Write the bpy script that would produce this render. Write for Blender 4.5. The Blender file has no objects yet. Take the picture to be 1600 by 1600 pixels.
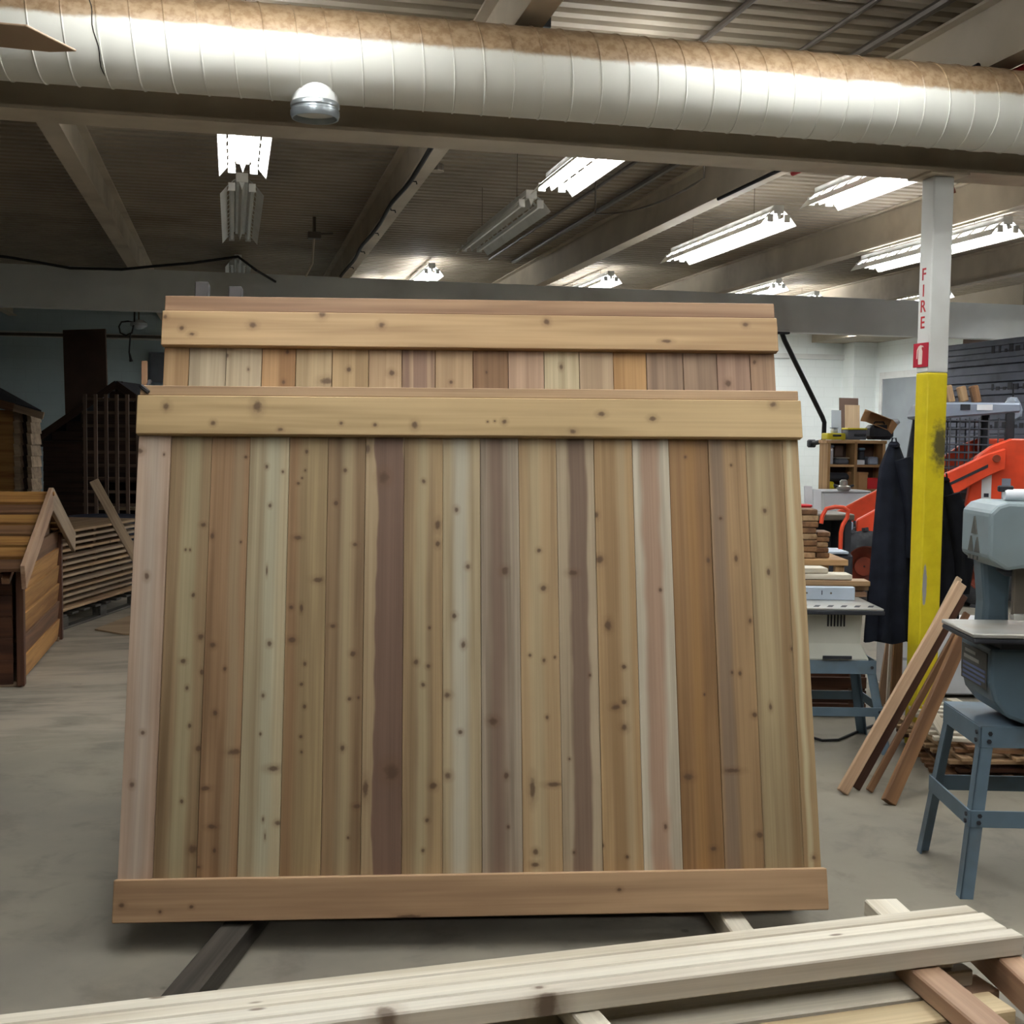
import bpy, bmesh, math, random
from math import sin, cos, tan, radians, degrees, pi, atan2, hypot
from mathutils import Vector, Matrix, Quaternion

random.seed(11)
scene = bpy.context.scene
COL = scene.collection

# ------------------------------------------------------------------ camera
F_PX = 1900.0
YAW, PITCH, ROLL, CAM_H = radians(13), radians(3.6), 0.012, 1.75
FV = Vector((sin(YAW) * cos(PITCH), cos(YAW) * cos(PITCH), -sin(PITCH)))
_R0 = Vector((cos(YAW), -sin(YAW), 0))
_U0 = _R0.cross(FV)
RV = _R0 * cos(ROLL) + _U0 * sin(ROLL)
UV = _U0 * cos(ROLL) - _R0 * sin(ROLL)
CAM = Vector((0, 0, CAM_H))
cd = bpy.data.cameras.new('camera')
cam = bpy.data.objects.new('camera', cd)
COL.objects.link(cam)
cam.matrix_world = Matrix((
    (RV.x, UV.x, -FV.x, CAM.x), (RV.y, UV.y, -FV.y, CAM.y),
    (RV.z, UV.z, -FV.z, CAM.z), (0, 0, 0, 1)))
cd.sensor_fit = 'HORIZONTAL'
cd.sensor_width = 36
cd.lens = 36 * F_PX / 1600
cd.clip_start = .05
scene.camera = cam
scene.cycles.max_bounces = 5
scene.cycles.diffuse_bounces = 3
scene.cycles.glossy_bounces = 3

# ------------------------------------------------------------------ world, exposure
world = bpy.data.worlds.new('world')
scene.world = world
world.use_nodes = True
world.node_tree.nodes['Background'].inputs[0].default_value = (.5, .55, .6, 1)
world.node_tree.nodes['Background'].inputs[1].default_value = .02
scene.view_settings.view_transform = 'Standard'
scene.view_settings.look = 'None'
scene.view_settings.gamma = 1
scene.view_settings.use_curve_mapping = False
scene.view_settings.exposure = 0.82
TUBE_POWER = 26.0           # emission of the fluorescent tubes
TUBE_COLOR = (.965, .98, 1.0, 1)


# ------------------------------------------------------------------ pixel helpers (frame 1600 x 1600)
def ray(x, y):
    return FV + RV * ((x - 800) / F_PX) - UV * ((y - 800) / F_PX)


def dep(x, y, d):
    return CAM + ray(x, y) * d


def atz(x, y, z):
    r = ray(x, y)
    return CAM + r * ((z - CAM_H) / r.z)


def aty(x, y, Y):
    r = ray(x, y)
    return CAM + r * (Y / r.y)


def atx(x, y, X):
    r = ray(x, y)
    return CAM + r * (X / r.x)


# ------------------------------------------------------------------ materials
def lin(c, k=1.0):
    out = []
    for v in c:
        v = v / 255
        out.append((v / 12.92 if v <= .04045 else ((v + .055) / 1.055) ** 2.4) * k)
    return (out[0], out[1], out[2], 1)


class NT:
    def __init__(self, name):
        self.m = bpy.data.materials.new(name)
        self.m.use_nodes = True
        self.t = self.m.node_tree
        self.b = self.t.nodes['Principled BSDF']

    def n(self, typ, **kw):
        nd = self.t.nodes.new(typ)
        for k, v in kw.items():
            setattr(nd, k, v)
        return nd

    def link(self, a, b):
        self.t.links.new(a, b)

    def val(self, sock, v):
        if hasattr(v, 'is_linked') or isinstance(v, bpy.types.NodeSocket):
            self.link(v, sock)
        else:
            sock.default_value = v

    def math(self, op, a, b=0.0, c=None, clamp=False):
        nd = self.n('ShaderNodeMath', operation=op, use_clamp=clamp)
        self.val(nd.inputs[0], a)
        self.val(nd.inputs[1], b)
        if c is not None:
            self.val(nd.inputs[2], c)
        return nd.outputs[0]

    def vmath(self, op, a, b=(0, 0, 0)):
        nd = self.n('ShaderNodeVectorMath', operation=op)
        self.val(nd.inputs[0], a)
        self.val(nd.inputs[1], b)
        return nd.outputs['Value'] if op in ('LENGTH', 'DISTANCE') else nd.outputs[0]

    def rng(self, v, a, b, c=0.0, d=1.0, smooth=True):
        nd = self.n('ShaderNodeMapRange', interpolation_type='SMOOTHSTEP' if smooth else 'LINEAR')
        self.val(nd.inputs[0], v)
        for i, x in enumerate((a, b, c, d)):
            nd.inputs[i + 1].default_value = x
        return nd.outputs[0]

    def mix(self, f, a, b, mode='MIX'):
        nd = self.n('ShaderNodeMix', data_type='RGBA', blend_type=mode)
        self.val(nd.inputs[0], f)
        self.val(nd.inputs[6], a)
        self.val(nd.inputs[7], b)
        return nd.outputs[2]

    def noise(self, vec, scale=1.0, detail=3.0, rough=.55, dist=0.0):
        nd = self.n('ShaderNodeTexNoise')
        self.link(vec, nd.inputs['Vector'])
        nd.inputs['Scale'].default_value = scale
        nd.inputs['Detail'].default_value = detail
        nd.inputs['Roughness'].default_value = rough
        nd.inputs['Distortion'].default_value = dist
        return nd.outputs['Fac']

    def obj(self):
        return self.n('ShaderNodeTexCoord').outputs['Object']

    def seed(self, vec):
        r = self.n('ShaderNodeObjectInfo').outputs['Random']
        c = self.n('ShaderNodeCombineXYZ')
        self.link(self.math('MULTIPLY', r, 31.7), c.inputs[0])
        self.link(self.math('MULTIPLY', r, 57.3), c.inputs[1])
        self.link(self.math('MULTIPLY', r, 83.9), c.inputs[2])
        return self.vmath('ADD', vec, c.outputs[0]), r

    def bump(self, h, strength, dist=.01):
        nd = self.n('ShaderNodeBump')
        nd.inputs['Strength'].default_value = strength
        nd.inputs['Distance'].default_value = dist
        self.link(h, nd.inputs['Height'])
        self.link(nd.outputs[0], self.b.inputs['Normal'])


def paint(name, c, rough=.5, metal=0.0, var=.12, scale=4.0, dirt=None, dirt_amt=.3, bump=0.0, spec=.4):
    """paint, metal, plastic or cloth with a little uneven tone and dirt"""
    k = NT(name)
    v, r = k.seed(k.obj())
    a = lin(c)
    lo = tuple(x * (1 - var) for x in a[:3]) + (1,)
    hi = tuple(min(1, x * (1 + var)) for x in a[:3]) + (1,)
    n1 = k.noise(v, scale, 2)
    col = k.mix(k.rng(n1, .3, .7), lo, hi)
    if dirt:
        n2 = k.noise(v, scale * .45, 4, .65)
        col = k.mix(k.math('MULTIPLY', k.rng(n2, .48, .72), dirt_amt), col, lin(dirt))
    k.link(col, k.b.inputs['Base Color'])
    k.b.inputs['Roughness'].default_value = rough
    k.b.inputs['Metallic'].default_value = metal
    k.b.inputs['Specular IOR Level'].default_value = spec
    if bump:
        k.bump(k.noise(v, scale * 12, 3), bump, .004)
    return k.m


WOOD_K = .68


def wl(c, k=1.0, sat=.84):
    g = .3 * c[0] + .59 * c[1] + .11 * c[2]
    return lin(tuple(g + (v - g) * sat for v in c), k)



def wood(name, base, dark, heart=None, knots=(), along=1.1, across=20.0, rough=.58, fine=.2, tone=.0, auto_knots=0.0):
    """board wood: grain runs along local x. heart = (centre, half width, colour, wobble). knots = [(x, y, rx, ry, kind)]"""
    k = NT(name)
    raw = k.obj()
    v, r = k.seed(raw)
    n1 = k.noise(k.vmath('MULTIPLY', v, (along, across, across)), 1, 2.5, .6, .25)
    n2 = k.noise(k.vmath('MULTIPLY', v, (along * .3, across * .4, across * .4)), 1, 2)
    n3 = k.noise(k.vmath('MULTIPLY', v, (along * 1.5, across * 7, across * 7)), 1, 2, .65)
    f = k.math('ADD', k.math('MULTIPLY', n1, .55), k.math('MULTIPLY', n2, .45))
    dl = wl(dark, WOOD_K * .84)
    col = k.mix(k.rng(f, .36, .6), dl, wl(base, WOOD_K * 1.03))
    n4 = k.noise(k.vmath('MULTIPLY', v, (along * .5, across * 2.2, across * 2.2)), 1, 1, .6)
    col = k.mix(k.math('MULTIPLY', k.rng(n4, .55, .75), .4), col, dl)
    sep = k.n('ShaderNodeSeparateXYZ')
    k.link(raw, sep.inputs[0])
    if heart:
        hc, hw, hcol, wob = heart[:4]
        soft = heart[4] if len(heart) > 4 else .012
        w = k.noise(k.vmath('MULTIPLY', v, (2.2, 0, 0)), 1, 2.5)
        off = k.math('MULTIPLY', k.math('SUBTRACT', w, .5), 4.5 * wob)
        wav = k.math('MULTIPLY', k.math('SUBTRACT', n1, .5), .02)
        dd = k.math('ABSOLUTE', k.math('SUBTRACT', k.math('ADD', sep.outputs[1], wav), k.math('ADD', off, hc)))
        mask = k.rng(dd, hw + soft, max(0, hw - soft))
        hl = wl(hcol, WOOD_K)
        hcolr = k.mix(k.rng(n1, .35, .65), tuple(x * .88 for x in hl[:3]) + (1,), hl)
        col = k.mix(mask, col, hcolr)
    g = k.math('ADD', k.math('MULTIPLY', n3, 2 * fine), 1 - fine)
    if tone:
        g = k.math('MULTIPLY', g, k.math('ADD', k.math('MULTIPLY', r, 2 * tone), 1 - tone))
    cc = k.n('ShaderNodeCombineXYZ')
    for i in range(3):
        k.link(g, cc.inputs[i])
    col = k.mix(1.0, col, cc.outputs[0], 'MULTIPLY')
    if auto_knots:
        vo = k.n('ShaderNodeTexVoronoi')
        vo.inputs['Scale'].default_value = 1.0
        k.link(k.vmath('MULTIPLY', v, (4.5, 14, 4)), vo.inputs['Vector'])
        km = k.rng(vo.outputs['Distance'], .16 * auto_knots, .07 * auto_knots)
        col = k.mix(k.math('MULTIPLY', km, .75), col, wl((105, 72, 45), WOOD_K))
    dm = None
    for (kx, ky, rx, ry) in knots:
        dv = k.vmath('MULTIPLY', k.vmath('SUBTRACT', raw, (kx, ky, 0)), (1 / rx, 1 / ry, 0))
        ln = k.vmath('LENGTH', dv)
        dm = ln if dm is None else k.math('SMOOTH_MIN', dm, ln, .15)
    if dm is not None:
        dn = k.math('ADD', dm, k.math('MULTIPLY', k.math('SUBTRACT', k.noise(v, 60, 2), .5), .9))
        halo = k.math('MULTIPLY', k.rng(dn, 2.7, .9), .3)
        col = k.mix(halo, col, wl((128, 88, 52), WOOD_K))
        core = k.math('MULTIPLY', k.rng(dn, 1.25, .4), .78)
        col = k.mix(core, col, wl((96, 66, 42), WOOD_K))
    k.link(col, k.b.inputs['Base Color'])
    k.b.inputs['Roughness'].default_value = rough
    k.b.inputs['Specular IOR Level'].default_value = .3
    return k.m


def glow(name, c, s):
    k = NT(name)
    k.b.inputs['Base Color'].default_value = (.8, .8, .8, 1)
    k.b.inputs['Emission Color'].default_value = c
    k.b.inputs['Emission Strength'].default_value = s
    return k.m


# ------------------------------------------------------------------ mesh helpers
class MB:
    def __init__(self):
        self.v, self.f = [], []

    def add(self, vs, fs):
        o = len(self.v)
        self.v += [tuple(p) for p in vs]
        self.f += [tuple(i + o for i in q) for q in fs]
        return self

    def box(self, c, s, R=None):
        c = Vector(c)
        p = []
        for dz in (-.5, .5):
            for dy in (-.5, .5):
                for dx in (-.5, .5):
                    q = Vector((dx * s[0], dy * s[1], dz * s[2]))
                    p.append(c + (R @ q if R else q))
        return self.add(p, [(0, 2, 3, 1), (4, 5, 7, 6), (0, 1, 5, 4), (2, 6, 7, 3), (0, 4, 6, 2), (1, 3, 7, 5)])

    def span(self, a, b):
        return self.box([(a[i] + b[i]) / 2 for i in range(3)], [abs(b[i] - a[i]) for i in range(3)])

    def prism(self, poly, a, b, plane='xz'):
        """extrude a 2-D outline between a and b along the missing axis"""
        def P(u, v, w):
            return {'xz': (u, w, v), 'xy': (u, v, w), 'yz': (w, u, v)}[plane]
        n = len(poly)
        vs = [P(u, v, a) for u, v in poly] + [P(u, v, b) for u, v in poly]
        fs = [tuple(range(n)), tuple(range(2 * n - 1, n - 1, -1))]
        fs += [(i, i + n, (i + 1) % n + n, (i + 1) % n) for i in range(n)]
        return self.add(vs, fs)

    def tube(self, path, r, n=8, closed=False):
        path = [Vector(p) for p in path]
        m = len(path)
        vs, fs = [], []
        up = None
        for i, p in enumerate(path):
            if closed:
                t = path[(i + 1) % m] - path[i - 1]
            else:
                t = path[min(i + 1, m - 1)] - path[max(i - 1, 0)]
            t.normalize()
            if up is None:
                up = Vector((0, 0, 1)) if abs(t.z) < .9 else Vector((1, 0, 0))
            s = t.cross(up)
            if s.length < 1e-6:
                s = t.orthogonal()
            s.normalize()
            up = s.cross(t).normalized()
            rr = r[i] if isinstance(r, (list, tuple)) else r
            for k in range(n):
                a = 2 * pi * k / n
                vs.append(p + (s * cos(a) + up * sin(a)) * rr)
        for i in range(m if closed else m - 1):
            j = (i + 1) % m
            for k in range(n):
                l = (k + 1) % n
                fs.append((i * n + k, i * n + l, j * n + l, j * n + k))
        if not closed:
            fs.append(tuple(range(n - 1, -1, -1)))
            fs.append(tuple((m - 1) * n + k for k in range(n)))
        return self.add(vs, fs)

    def lathe(self, prof, c=(0, 0, 0), n=24, axis='z', cap=True):
        c = Vector(c)
        vs, fs = [], []
        for (r, h) in prof:
            for k in range(n):
                a = 2 * pi * k / n
                q = {'z': (r * cos(a), r * sin(a), h), 'y': (r * cos(a), h, r * sin(a)), 'x': (h, r * cos(a), r * sin(a))}[axis]
                vs.append(c + Vector(q))
        m = len(prof)
        for i in range(m - 1):
            for k in range(n):
                l = (k + 1) % n
                fs.append((i * n + k, i * n + l, (i + 1) * n + l, (i + 1) * n + k))
        if cap:
            fs.append(tuple(range(n - 1, -1, -1)))
            fs.append(tuple((m - 1) * n + k for k in range(n)))
        return self.add(vs, fs)

    def mesh(self, name, mat, bevel=0, seg=1, smooth=False):
        me = bpy.data.meshes.new(name)
        me.from_pydata(self.v, [], self.f)
        bm = bmesh.new()
        bm.from_mesh(me)
        bmesh.ops.recalc_face_normals(bm, faces=bm.faces)
        if bevel:
            ed = [e for e in bm.edges if len(e.link_faces) == 2 and e.calc_face_angle(0) > .5]
            bmesh.ops.bevel(bm, geom=ed, offset=bevel, segments=seg, affect='EDGES', profile=.5, clamp_overlap=True)
        bm.to_mesh(me)
        bm.free()
        if mat:
            me.materials.append(mat)
        if smooth:
            for p in me.polygons:
                p.use_smooth = True
            try:
                me.set_sharp_from_angle(angle=radians(40))
            except Exception:
                pass
        return me

    def build(self, name, mat, parent=None, bevel=0, seg=1, smooth=False, loc=None):
        o = bpy.data.objects.new(name, self.mesh(name, mat, bevel, seg, smooth))
        COL.objects.link(o)
        if parent:
            o.parent = parent
        if loc is not None:
            o.location = loc
        return o


def tag(o, label, cat=None, group=None, kind=None):
    o['label'] = label
    if cat:
        o['category'] = cat
    if group:
        o['group'] = group
    if kind:
        o['kind'] = kind
    return o


def thing(name, label, cat, loc=(0, 0, 0), rz=0, group=None, mat3=None):
    o = bpy.data.objects.new(name, None)
    o.empty_display_size = .1
    COL.objects.link(o)
    if mat3 is not None:
        o.matrix_basis = Matrix.Translation(Vector(loc)) @ mat3.to_4x4()
    else:
        o.location = loc
        o.rotation_euler = (0, 0, rz)
    return tag(o, label, cat, group)


_cache = {}


def board(name, size, mat, parent=None, c=(0, 0, 0), xd=(1, 0, 0), yd=(0, 1, 0), bevel=.002):
    """a plank: long side along its own x, width y, thickness z; alike planks share one mesh"""
    key = (tuple(round(s, 4) for s in size), mat.name, bevel)
    me = _cache.get(key)
    if me is None:
        me = MB().box((0, 0, 0), size).mesh(name, mat, bevel)
        _cache[key] = me
    o = bpy.data.objects.new(name, me)
    COL.objects.link(o)
    x = Vector(xd).normalized()
    y = Vector(yd)
    y = (y - x * y.dot(x)).normalized()
    z = x.cross(y)
    if parent:
        o.parent = parent
    o.matrix_basis = Matrix(((x.x, y.x, z.x, c[0]), (x.y, y.y, z.y, c[1]), (x.z, y.z, z.z, c[2]), (0, 0, 0, 1)))
    return o


def plank(name, p0, p1, w, t, mat, parent=None, wdir=(0, 0, 1), bevel=.003):
    p0, p1 = Vector(p0), Vector(p1)
    return board(name, ((p1 - p0).length, w, t), mat, parent, (p0 + p1) / 2, p1 - p0, wdir, bevel)


def structure(o, label, cat=None):
    return tag(o, label, cat, kind='structure')


# ------------------------------------------------------------------ palette
M = {}
M['deck'] = paint('deck_paint', (158, 147, 129), .6, 0, .1, 1.2, (105, 92, 70), .5)
M['steel'] = paint('cream_steel_paint', (198, 186, 166), .5, 0, .08, 2, (122, 102, 82), .4)
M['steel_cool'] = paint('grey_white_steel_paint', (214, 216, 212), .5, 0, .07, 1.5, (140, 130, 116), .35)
M['galv'] = paint('galvanized_metal', (170, 178, 182), .32, .85, .1, 8)
M['conduit'] = paint('conduit_metal', (96, 88, 78), .45, .3, .1, 6)
M['black'] = paint('black_rubber', (26, 26, 28), .6, 0, .2, 8)
M['white_enamel'] = paint('white_enamel', (225, 226, 222), .35, 0, .04, 4, (150, 140, 125), .25)
M['tube_on'] = glow('lit_tube', TUBE_COLOR, TUBE_POWER)
M['tube_off'] = paint('unlit_tube', (205, 205, 198), .3, 0, .03)
M['red_paint'] = paint('red_paint', (178, 40, 44), .5, 0, .08)
M['sign_red'] = paint('sign_red', (172, 32, 52), .5, 0, .06)
M['sign_white'] = paint('sign_white', (222, 200, 190), .5, 0, .05)
M['orange'] = paint('orange_machine_paint', (216, 72, 40), .42, 0, .1, 5, (130, 60, 38), .35)
M['orange_dk'] = paint('rusty_orange_paint', (128, 56, 36), .5, 0, .15, 6, (90, 50, 35), .5)
M['mach_grey'] = paint('machine_grey', (132, 142, 158), .45, 0, .08, 4)
M['rack'] = paint('rack_steel', (52, 48, 46), .6, 0, .15, 5)
M['mach_dark'] = paint('machine_dark', (40, 42, 48), .6, 0, .15, 5)
M['tyre'] = paint('tyre_rubber', (52, 54, 58), .8, 0, .2, 10, (110, 104, 98), .4)
M['mesh_steel'] = paint('guard_steel', (78, 82, 90), .5, .2, .1, 8)
M['saw_blue'] = paint('saw_blue_paint', (88, 108, 120), .42, 0, .1, 4, (84, 92, 92), .5)
M['saw_pale'] = paint('saw_pale_paint', (124, 138, 142), .45, 0, .08, 4, (120, 124, 120), .5)
M['stand_blue'] = paint('stand_blue_paint', (96, 116, 130), .5, 0, .1, 5, (86, 84, 78), .5)
M['iron'] = paint('ground_iron', (192, 192, 186), .3, .55, .08, 6, (168, 150, 120), .5)
M['saw_white'] = paint('saw_white_plastic', (206, 208, 196), .5, 0, .05, 4, (150, 146, 130), .35)
M['alu'] = paint('aluminium', (176, 188, 202), .4, .3, .06, 6)
M['coat'] = paint('dark_navy_cloth', (30, 33, 42), .9, 0, .25, 7, None, 0, .3, .1)
M['coat2'] = paint('black_cloth', (22, 23, 27), .9, 0, .25, 7, None, 0, .3, .1)
M['cardboard'] = paint('cardboard', (176, 134, 92), .8, 0, .08)
M['yellow_case'] = paint('yellow_plastic', (214, 200, 30), .5, 0, .06)
M['white_plastic'] = paint('white_plastic', (222, 226, 230), .4, 0, .03)
M['red_plastic'] = paint('red_plastic', (190, 34, 38), .45, 0, .06)
M['grey_plastic'] = paint('grey_plastic', (92, 96, 104), .55, 0, .1)
M['wrap'] = paint('grey_lumber_wrap', (112, 118, 136), .55, 0, .14, 2.5, (64, 68, 82), .6)
M['ink'] = paint('dark_print', (44, 46, 58), .6, 0, .1)
M['cyan_print'] = paint('faded_blue_print', (92, 104, 138), .6, 0, .1)
M['grey_print'] = paint('faded_grey_print', (132, 132, 124), .6, 0, .1)
M['logo_print'] = paint('logo_print', (72, 72, 66), .6, 0, .1)
M['fan'] = paint('fan_blade_brown', (168, 144, 118), .5, 0, .06)
M['navy_tarp'] = paint('navy_tarp', (22, 26, 44), .8, 0, .2)
M['dark_ply'] = paint('dark_brown_panel', (82, 62, 50), .6, 0, .12, 3)
M['grey_door'] = paint('grey_door_paint', (140, 146, 150), .5, 0, .06, 2)
M['glass_lamp'] = paint('clear_lamp_globe', (190, 196, 200), .1, 0, .03)
M['rust'] = paint('rust', (122, 66, 38), .7, 0, .2, 8)

W = {}
W['cedar'] = wood('cedar', (204, 164, 116), (176, 132, 88), tone=.12, auto_knots=.6)
W['cedar_pink'] = wood('cedar_pink', (206, 164, 128), (180, 134, 100), tone=.1, auto_knots=.4)
W['cedar_brown'] = wood('cedar_brown', (166, 118, 74), (134, 90, 56), tone=.12)
W['pine'] = wood('pine', (246, 237, 214), (232, 217, 186), tone=.06, auto_knots=.55)
W['pine_grey'] = wood('pine_weathered_edge', (176, 160, 138), (150, 132, 112), tone=.08, auto_knots=.4)
W['dark'] = wood('dark_siding', (78, 54, 40), (56, 38, 30), tone=.15)
W['weathered'] = wood('weathered_timber', (92, 86, 76), (58, 52, 46), tone=.1, fine=.25)
W['honey'] = wood('honey_siding', (206, 146, 70), (176, 112, 48), tone=.14)
W['brown_siding'] = wood('brown_siding', (150, 104, 68), (120, 80, 52), tone=.12)
W['red_brown'] = wood('red_brown_trim', (110, 66, 42), (84, 50, 34), tone=.08)
W['shingle'] = wood('cedar_shingle', (196, 166, 130), (168, 138, 106), tone=.14)
W['lean_pale'] = wood('leaning_pale_board', (232, 190, 148), (214, 168, 124))
W['lattice'] = wood('lattice_wood', (128, 102, 84), (104, 82, 66), tone=.1)
W['ply'] = wood('plywood', (196, 164, 124), (176, 142, 104), along=.8, across=6)
W['shelfwood'] = wood('shelf_wood', (224, 174, 112), (200, 146, 86), tone=.1)


def floor_material():
    k = NT('concrete_floor')
    v = k.obj()
    a = k.noise(v, .55, 6, .6)
    b = k.noise(v, 3.5, 7, .62, .4)
    c = k.noise(k.vmath('MULTIPLY', v, (.5, 2.2, 1)), 1.6, 6, .65, .8)
    col = k.mix(k.rng(a, .35, .65), lin((120, 115, 104)), lin((140, 133, 118)))
    col = k.mix(k.math('MULTIPLY', k.rng(b, .48, .7), .5), col, lin((96, 90, 80)))
    # pale sawdust drifted over the rear floor
    sp = k.n('ShaderNodeSeparateXYZ')
    k.link(v, sp.inputs[0])
    sx = k.rng(k.math('ADD', sp.outputs[0], k.math('MULTIPLY', a, 2.0)), 1.6, -.2)
    sy = k.rng(k.math('ADD', sp.outputs[1], k.math('MULTIPLY', c, 2.0)), 7.9, 8.7)
    dust = k.math('MULTIPLY', k.math('MULTIPLY', sx, sy), k.rng(c, .36, .62))
    col = k.mix(k.math('MULTIPLY', dust, .8), col, lin((166, 154, 138)))
    # dark spots
    vo = k.n('ShaderNodeTexVoronoi')
    vo.inputs['Scale'].default_value = 3.2
    k.link(v, vo.inputs['Vector'])
    spot = k.math('MULTIPLY', k.rng(vo.outputs['Distance'], .07, .03), k.rng(b, .45, .6))
    col = k.mix(k.math('MULTIPLY', spot, .6), col, lin((70, 62, 54)))
    k.link(col, k.b.inputs['Base Color'])
    k.b.inputs['Roughness'].default_value = .62
    k.b.inputs['Specular IOR Level'].default_value = .3
    k.bump(b, .08, .004)
    return k.m


M['floor'] = floor_material()


def block_wall(name, c, dirt):
    """painted concrete block wall: shallow joints and uneven dirt"""
    k = NT(name)
    v = k.obj()
    br = k.n('ShaderNodeTexBrick')
    br.inputs['Scale'].default_value = 1.0
    br.inputs['Brick Width'].default_value = .4
    br.inputs['Row Height'].default_value = .2
    br.inputs['Mortar Size'].default_value = .006
    sp = k.n('ShaderNodeSeparateXYZ')
    k.link(v, sp.inputs[0])
    cb = k.n('ShaderNodeCombineXYZ')
    k.link(k.math('ADD', sp.outputs[0], sp.outputs[1]), cb.inputs[0])
    k.link(sp.outputs[2], cb.inputs[1])
    k.link(cb.outputs[0], br.inputs['Vector'])
    n = k.noise(v, .6, 6, .6)
    col = k.mix(k.math('MULTIPLY', k.rng(n, .5, .75), .45), lin(c), lin(dirt))
    col = k.mix(k.math('MULTIPLY', br.outputs['Fac'], .18), col, lin(dirt))
    k.link(col, k.b.inputs['Base Color'])
    k.b.inputs['Roughness'].default_value = .6
    k.bump(k.math('SUBTRACT', 1.0, br.outputs['Fac']), .3, .006)
    return k.m


M['wall'] = block_wall('painted_block_wall', (238, 244, 241), (196, 202, 197))
M['wall_blue'] = block_wall('pale_blue_block_wall', (186, 204, 208), (150, 166, 170))

# ------------------------------------------------------------------ the shell
X0, X1, Y0, Y1 = -9.0, 12.6, -8.0, 22.7
ZD = 4.08                                   # underside of roof deck
o = MB().span((X0 - .3, Y0 - .3, -.2), (X1 + .3, Y1 + .3, 0)).build('floor', M['floor'])
structure(o, 'grey concrete workshop floor with sawdust and stains', 'floor')

dk = MB()
pitch, hgt = .155, .04
prof = []
y = Y0 - .1
while y < Y1 + .1:
    prof += [(y, 0), (y + .075, 0), (y + .095, hgt), (y + .135, hgt)]
    y += pitch
vs, fs = [], []
for (yy, zz) in prof:
    vs += [(X0 - .1, yy, ZD + zz), (X1 + .1, yy, ZD + zz)]
for i in range(len(prof) - 1):
    fs.append((2 * i, 2 * i + 1, 2 * i + 3, 2 * i + 2))
dk.add(vs, fs)
dk.span((X0 - .3, Y0 - .3, ZD + .06), (X1 + .3, Y1 + .3, ZD + .2))
structure(dk.build('ceiling', M['deck']), 'ribbed cream metal roof deck above the steel joists', 'ceiling')

structure(MB().span((X0 - .3, Y1, 0), (3.5, Y1 + .25, ZD)).build('wall_rear_left', M['wall_blue']),
          'pale blue block wall in the dim rear corner behind the playhouses', 'wall')
structure(MB().span((3.5, Y1, 0), (X1 + .3, Y1 + .25, ZD)).build('wall_rear', M['wall']),
          'bright white block wall behind the shelving', 'wall')
structure(MB().span((X1, Y0 - .3, 0), (X1 + .25, Y1, ZD)).build('wall_right', M['wall']), 'white block side wall behind the lumber bundles', 'wall')
structure(MB().span((X0 - .25, Y0 - .3, 0), (X0, Y1, ZD)).build('wall_left', M['wall_blue']), 'pale blue block side wall in the dark half of the workshop', 'wall')
structure(MB().span((X0, Y0 - .25, 0), (X1, Y0, ZD)).build('wall_front', M['wall']), 'white block wall behind the camera position', 'wall')


def ibeam(mb, axis, p, z0, z1, wide, a, b, tf=.018, tw=.012):
    def S(lo, hi, za, zb):
        if axis == 'x':
            mb.span((a, p + lo, za), (b, p + hi, zb))
        else:
            mb.span((p + lo, a, za), (p + hi, b, zb))
    S(-wide / 2, wide / 2, z0, z0 + tf)
    S(-tw / 2, tw / 2, z0 + tf, z1 - tf)
    S(-wide / 2, wide / 2, z1 - tf, z1)
    return mb


NB_Y, FB_Y = 6.19, 15.78
ZB0, ZB1, ZJ0 = 3.225, 3.72, 3.72
structure(ibeam(MB(), 'x', NB_Y, ZB0, ZB1, .25, X0, X1).build('ceiling_beam', M['steel']),
          'cream steel roof beam running behind the big round duct', 'beam')
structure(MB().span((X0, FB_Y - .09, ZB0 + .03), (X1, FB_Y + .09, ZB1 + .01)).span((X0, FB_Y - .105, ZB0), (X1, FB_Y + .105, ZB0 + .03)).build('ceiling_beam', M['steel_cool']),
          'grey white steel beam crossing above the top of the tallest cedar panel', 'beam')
JX = [-8.8, -6.25, -3.7, -1.15, 1.4, 3.96, 6.5, 9.05, 11.6]
jl = {-1.15: 'cream steel joist with a rust patch, above the gable doghouse',
      1.4: 'steel joist carrying the clipped black cable, above the cedar panels',
      3.96: 'wide steel joist crossing the ceiling between the second and third light rows',
      6.5: 'steel joist crossing the ceiling behind the top of the FIRE column'}
for jx in JX:
    m = MB()
    ibeam(m, 'y', jx, ZJ0, ZD, .14, NB_Y, Y1, .016, .01)
    ibeam(m, 'y', jx, ZJ0, ZD, .14, Y0, NB_Y, .016, .01)
    o = m.build('ceiling_joist', M['steel'])
    if jx == -1.15:
        MB().span((jx - .072, 7.3, ZJ0 - .002), (jx + .072, 7.9, ZJ0 + .003)).build('rust_patch', M['rust'], o)
    structure(o, jl.get(jx, 'steel roof joist on the far side of the workshop'), 'joist')
# ledger above the right-hand side wall
structure(MB().span((X1 - 1.2, FB_Y + .2, ZJ0 - .03), (X1, Y1, ZD)).build('trim_1', M['deck']), 'dark boxed ledge where the roof meets the bright rear wall', 'trim')
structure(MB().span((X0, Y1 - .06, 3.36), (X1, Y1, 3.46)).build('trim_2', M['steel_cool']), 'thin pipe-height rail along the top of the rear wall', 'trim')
structure(MB().span((X1 - .5, Y1 - .45, 0), (X1, Y1, ZD)).build('trim_3', M['wall']), 'white corner pilaster beside the shelving', 'trim')
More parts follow.
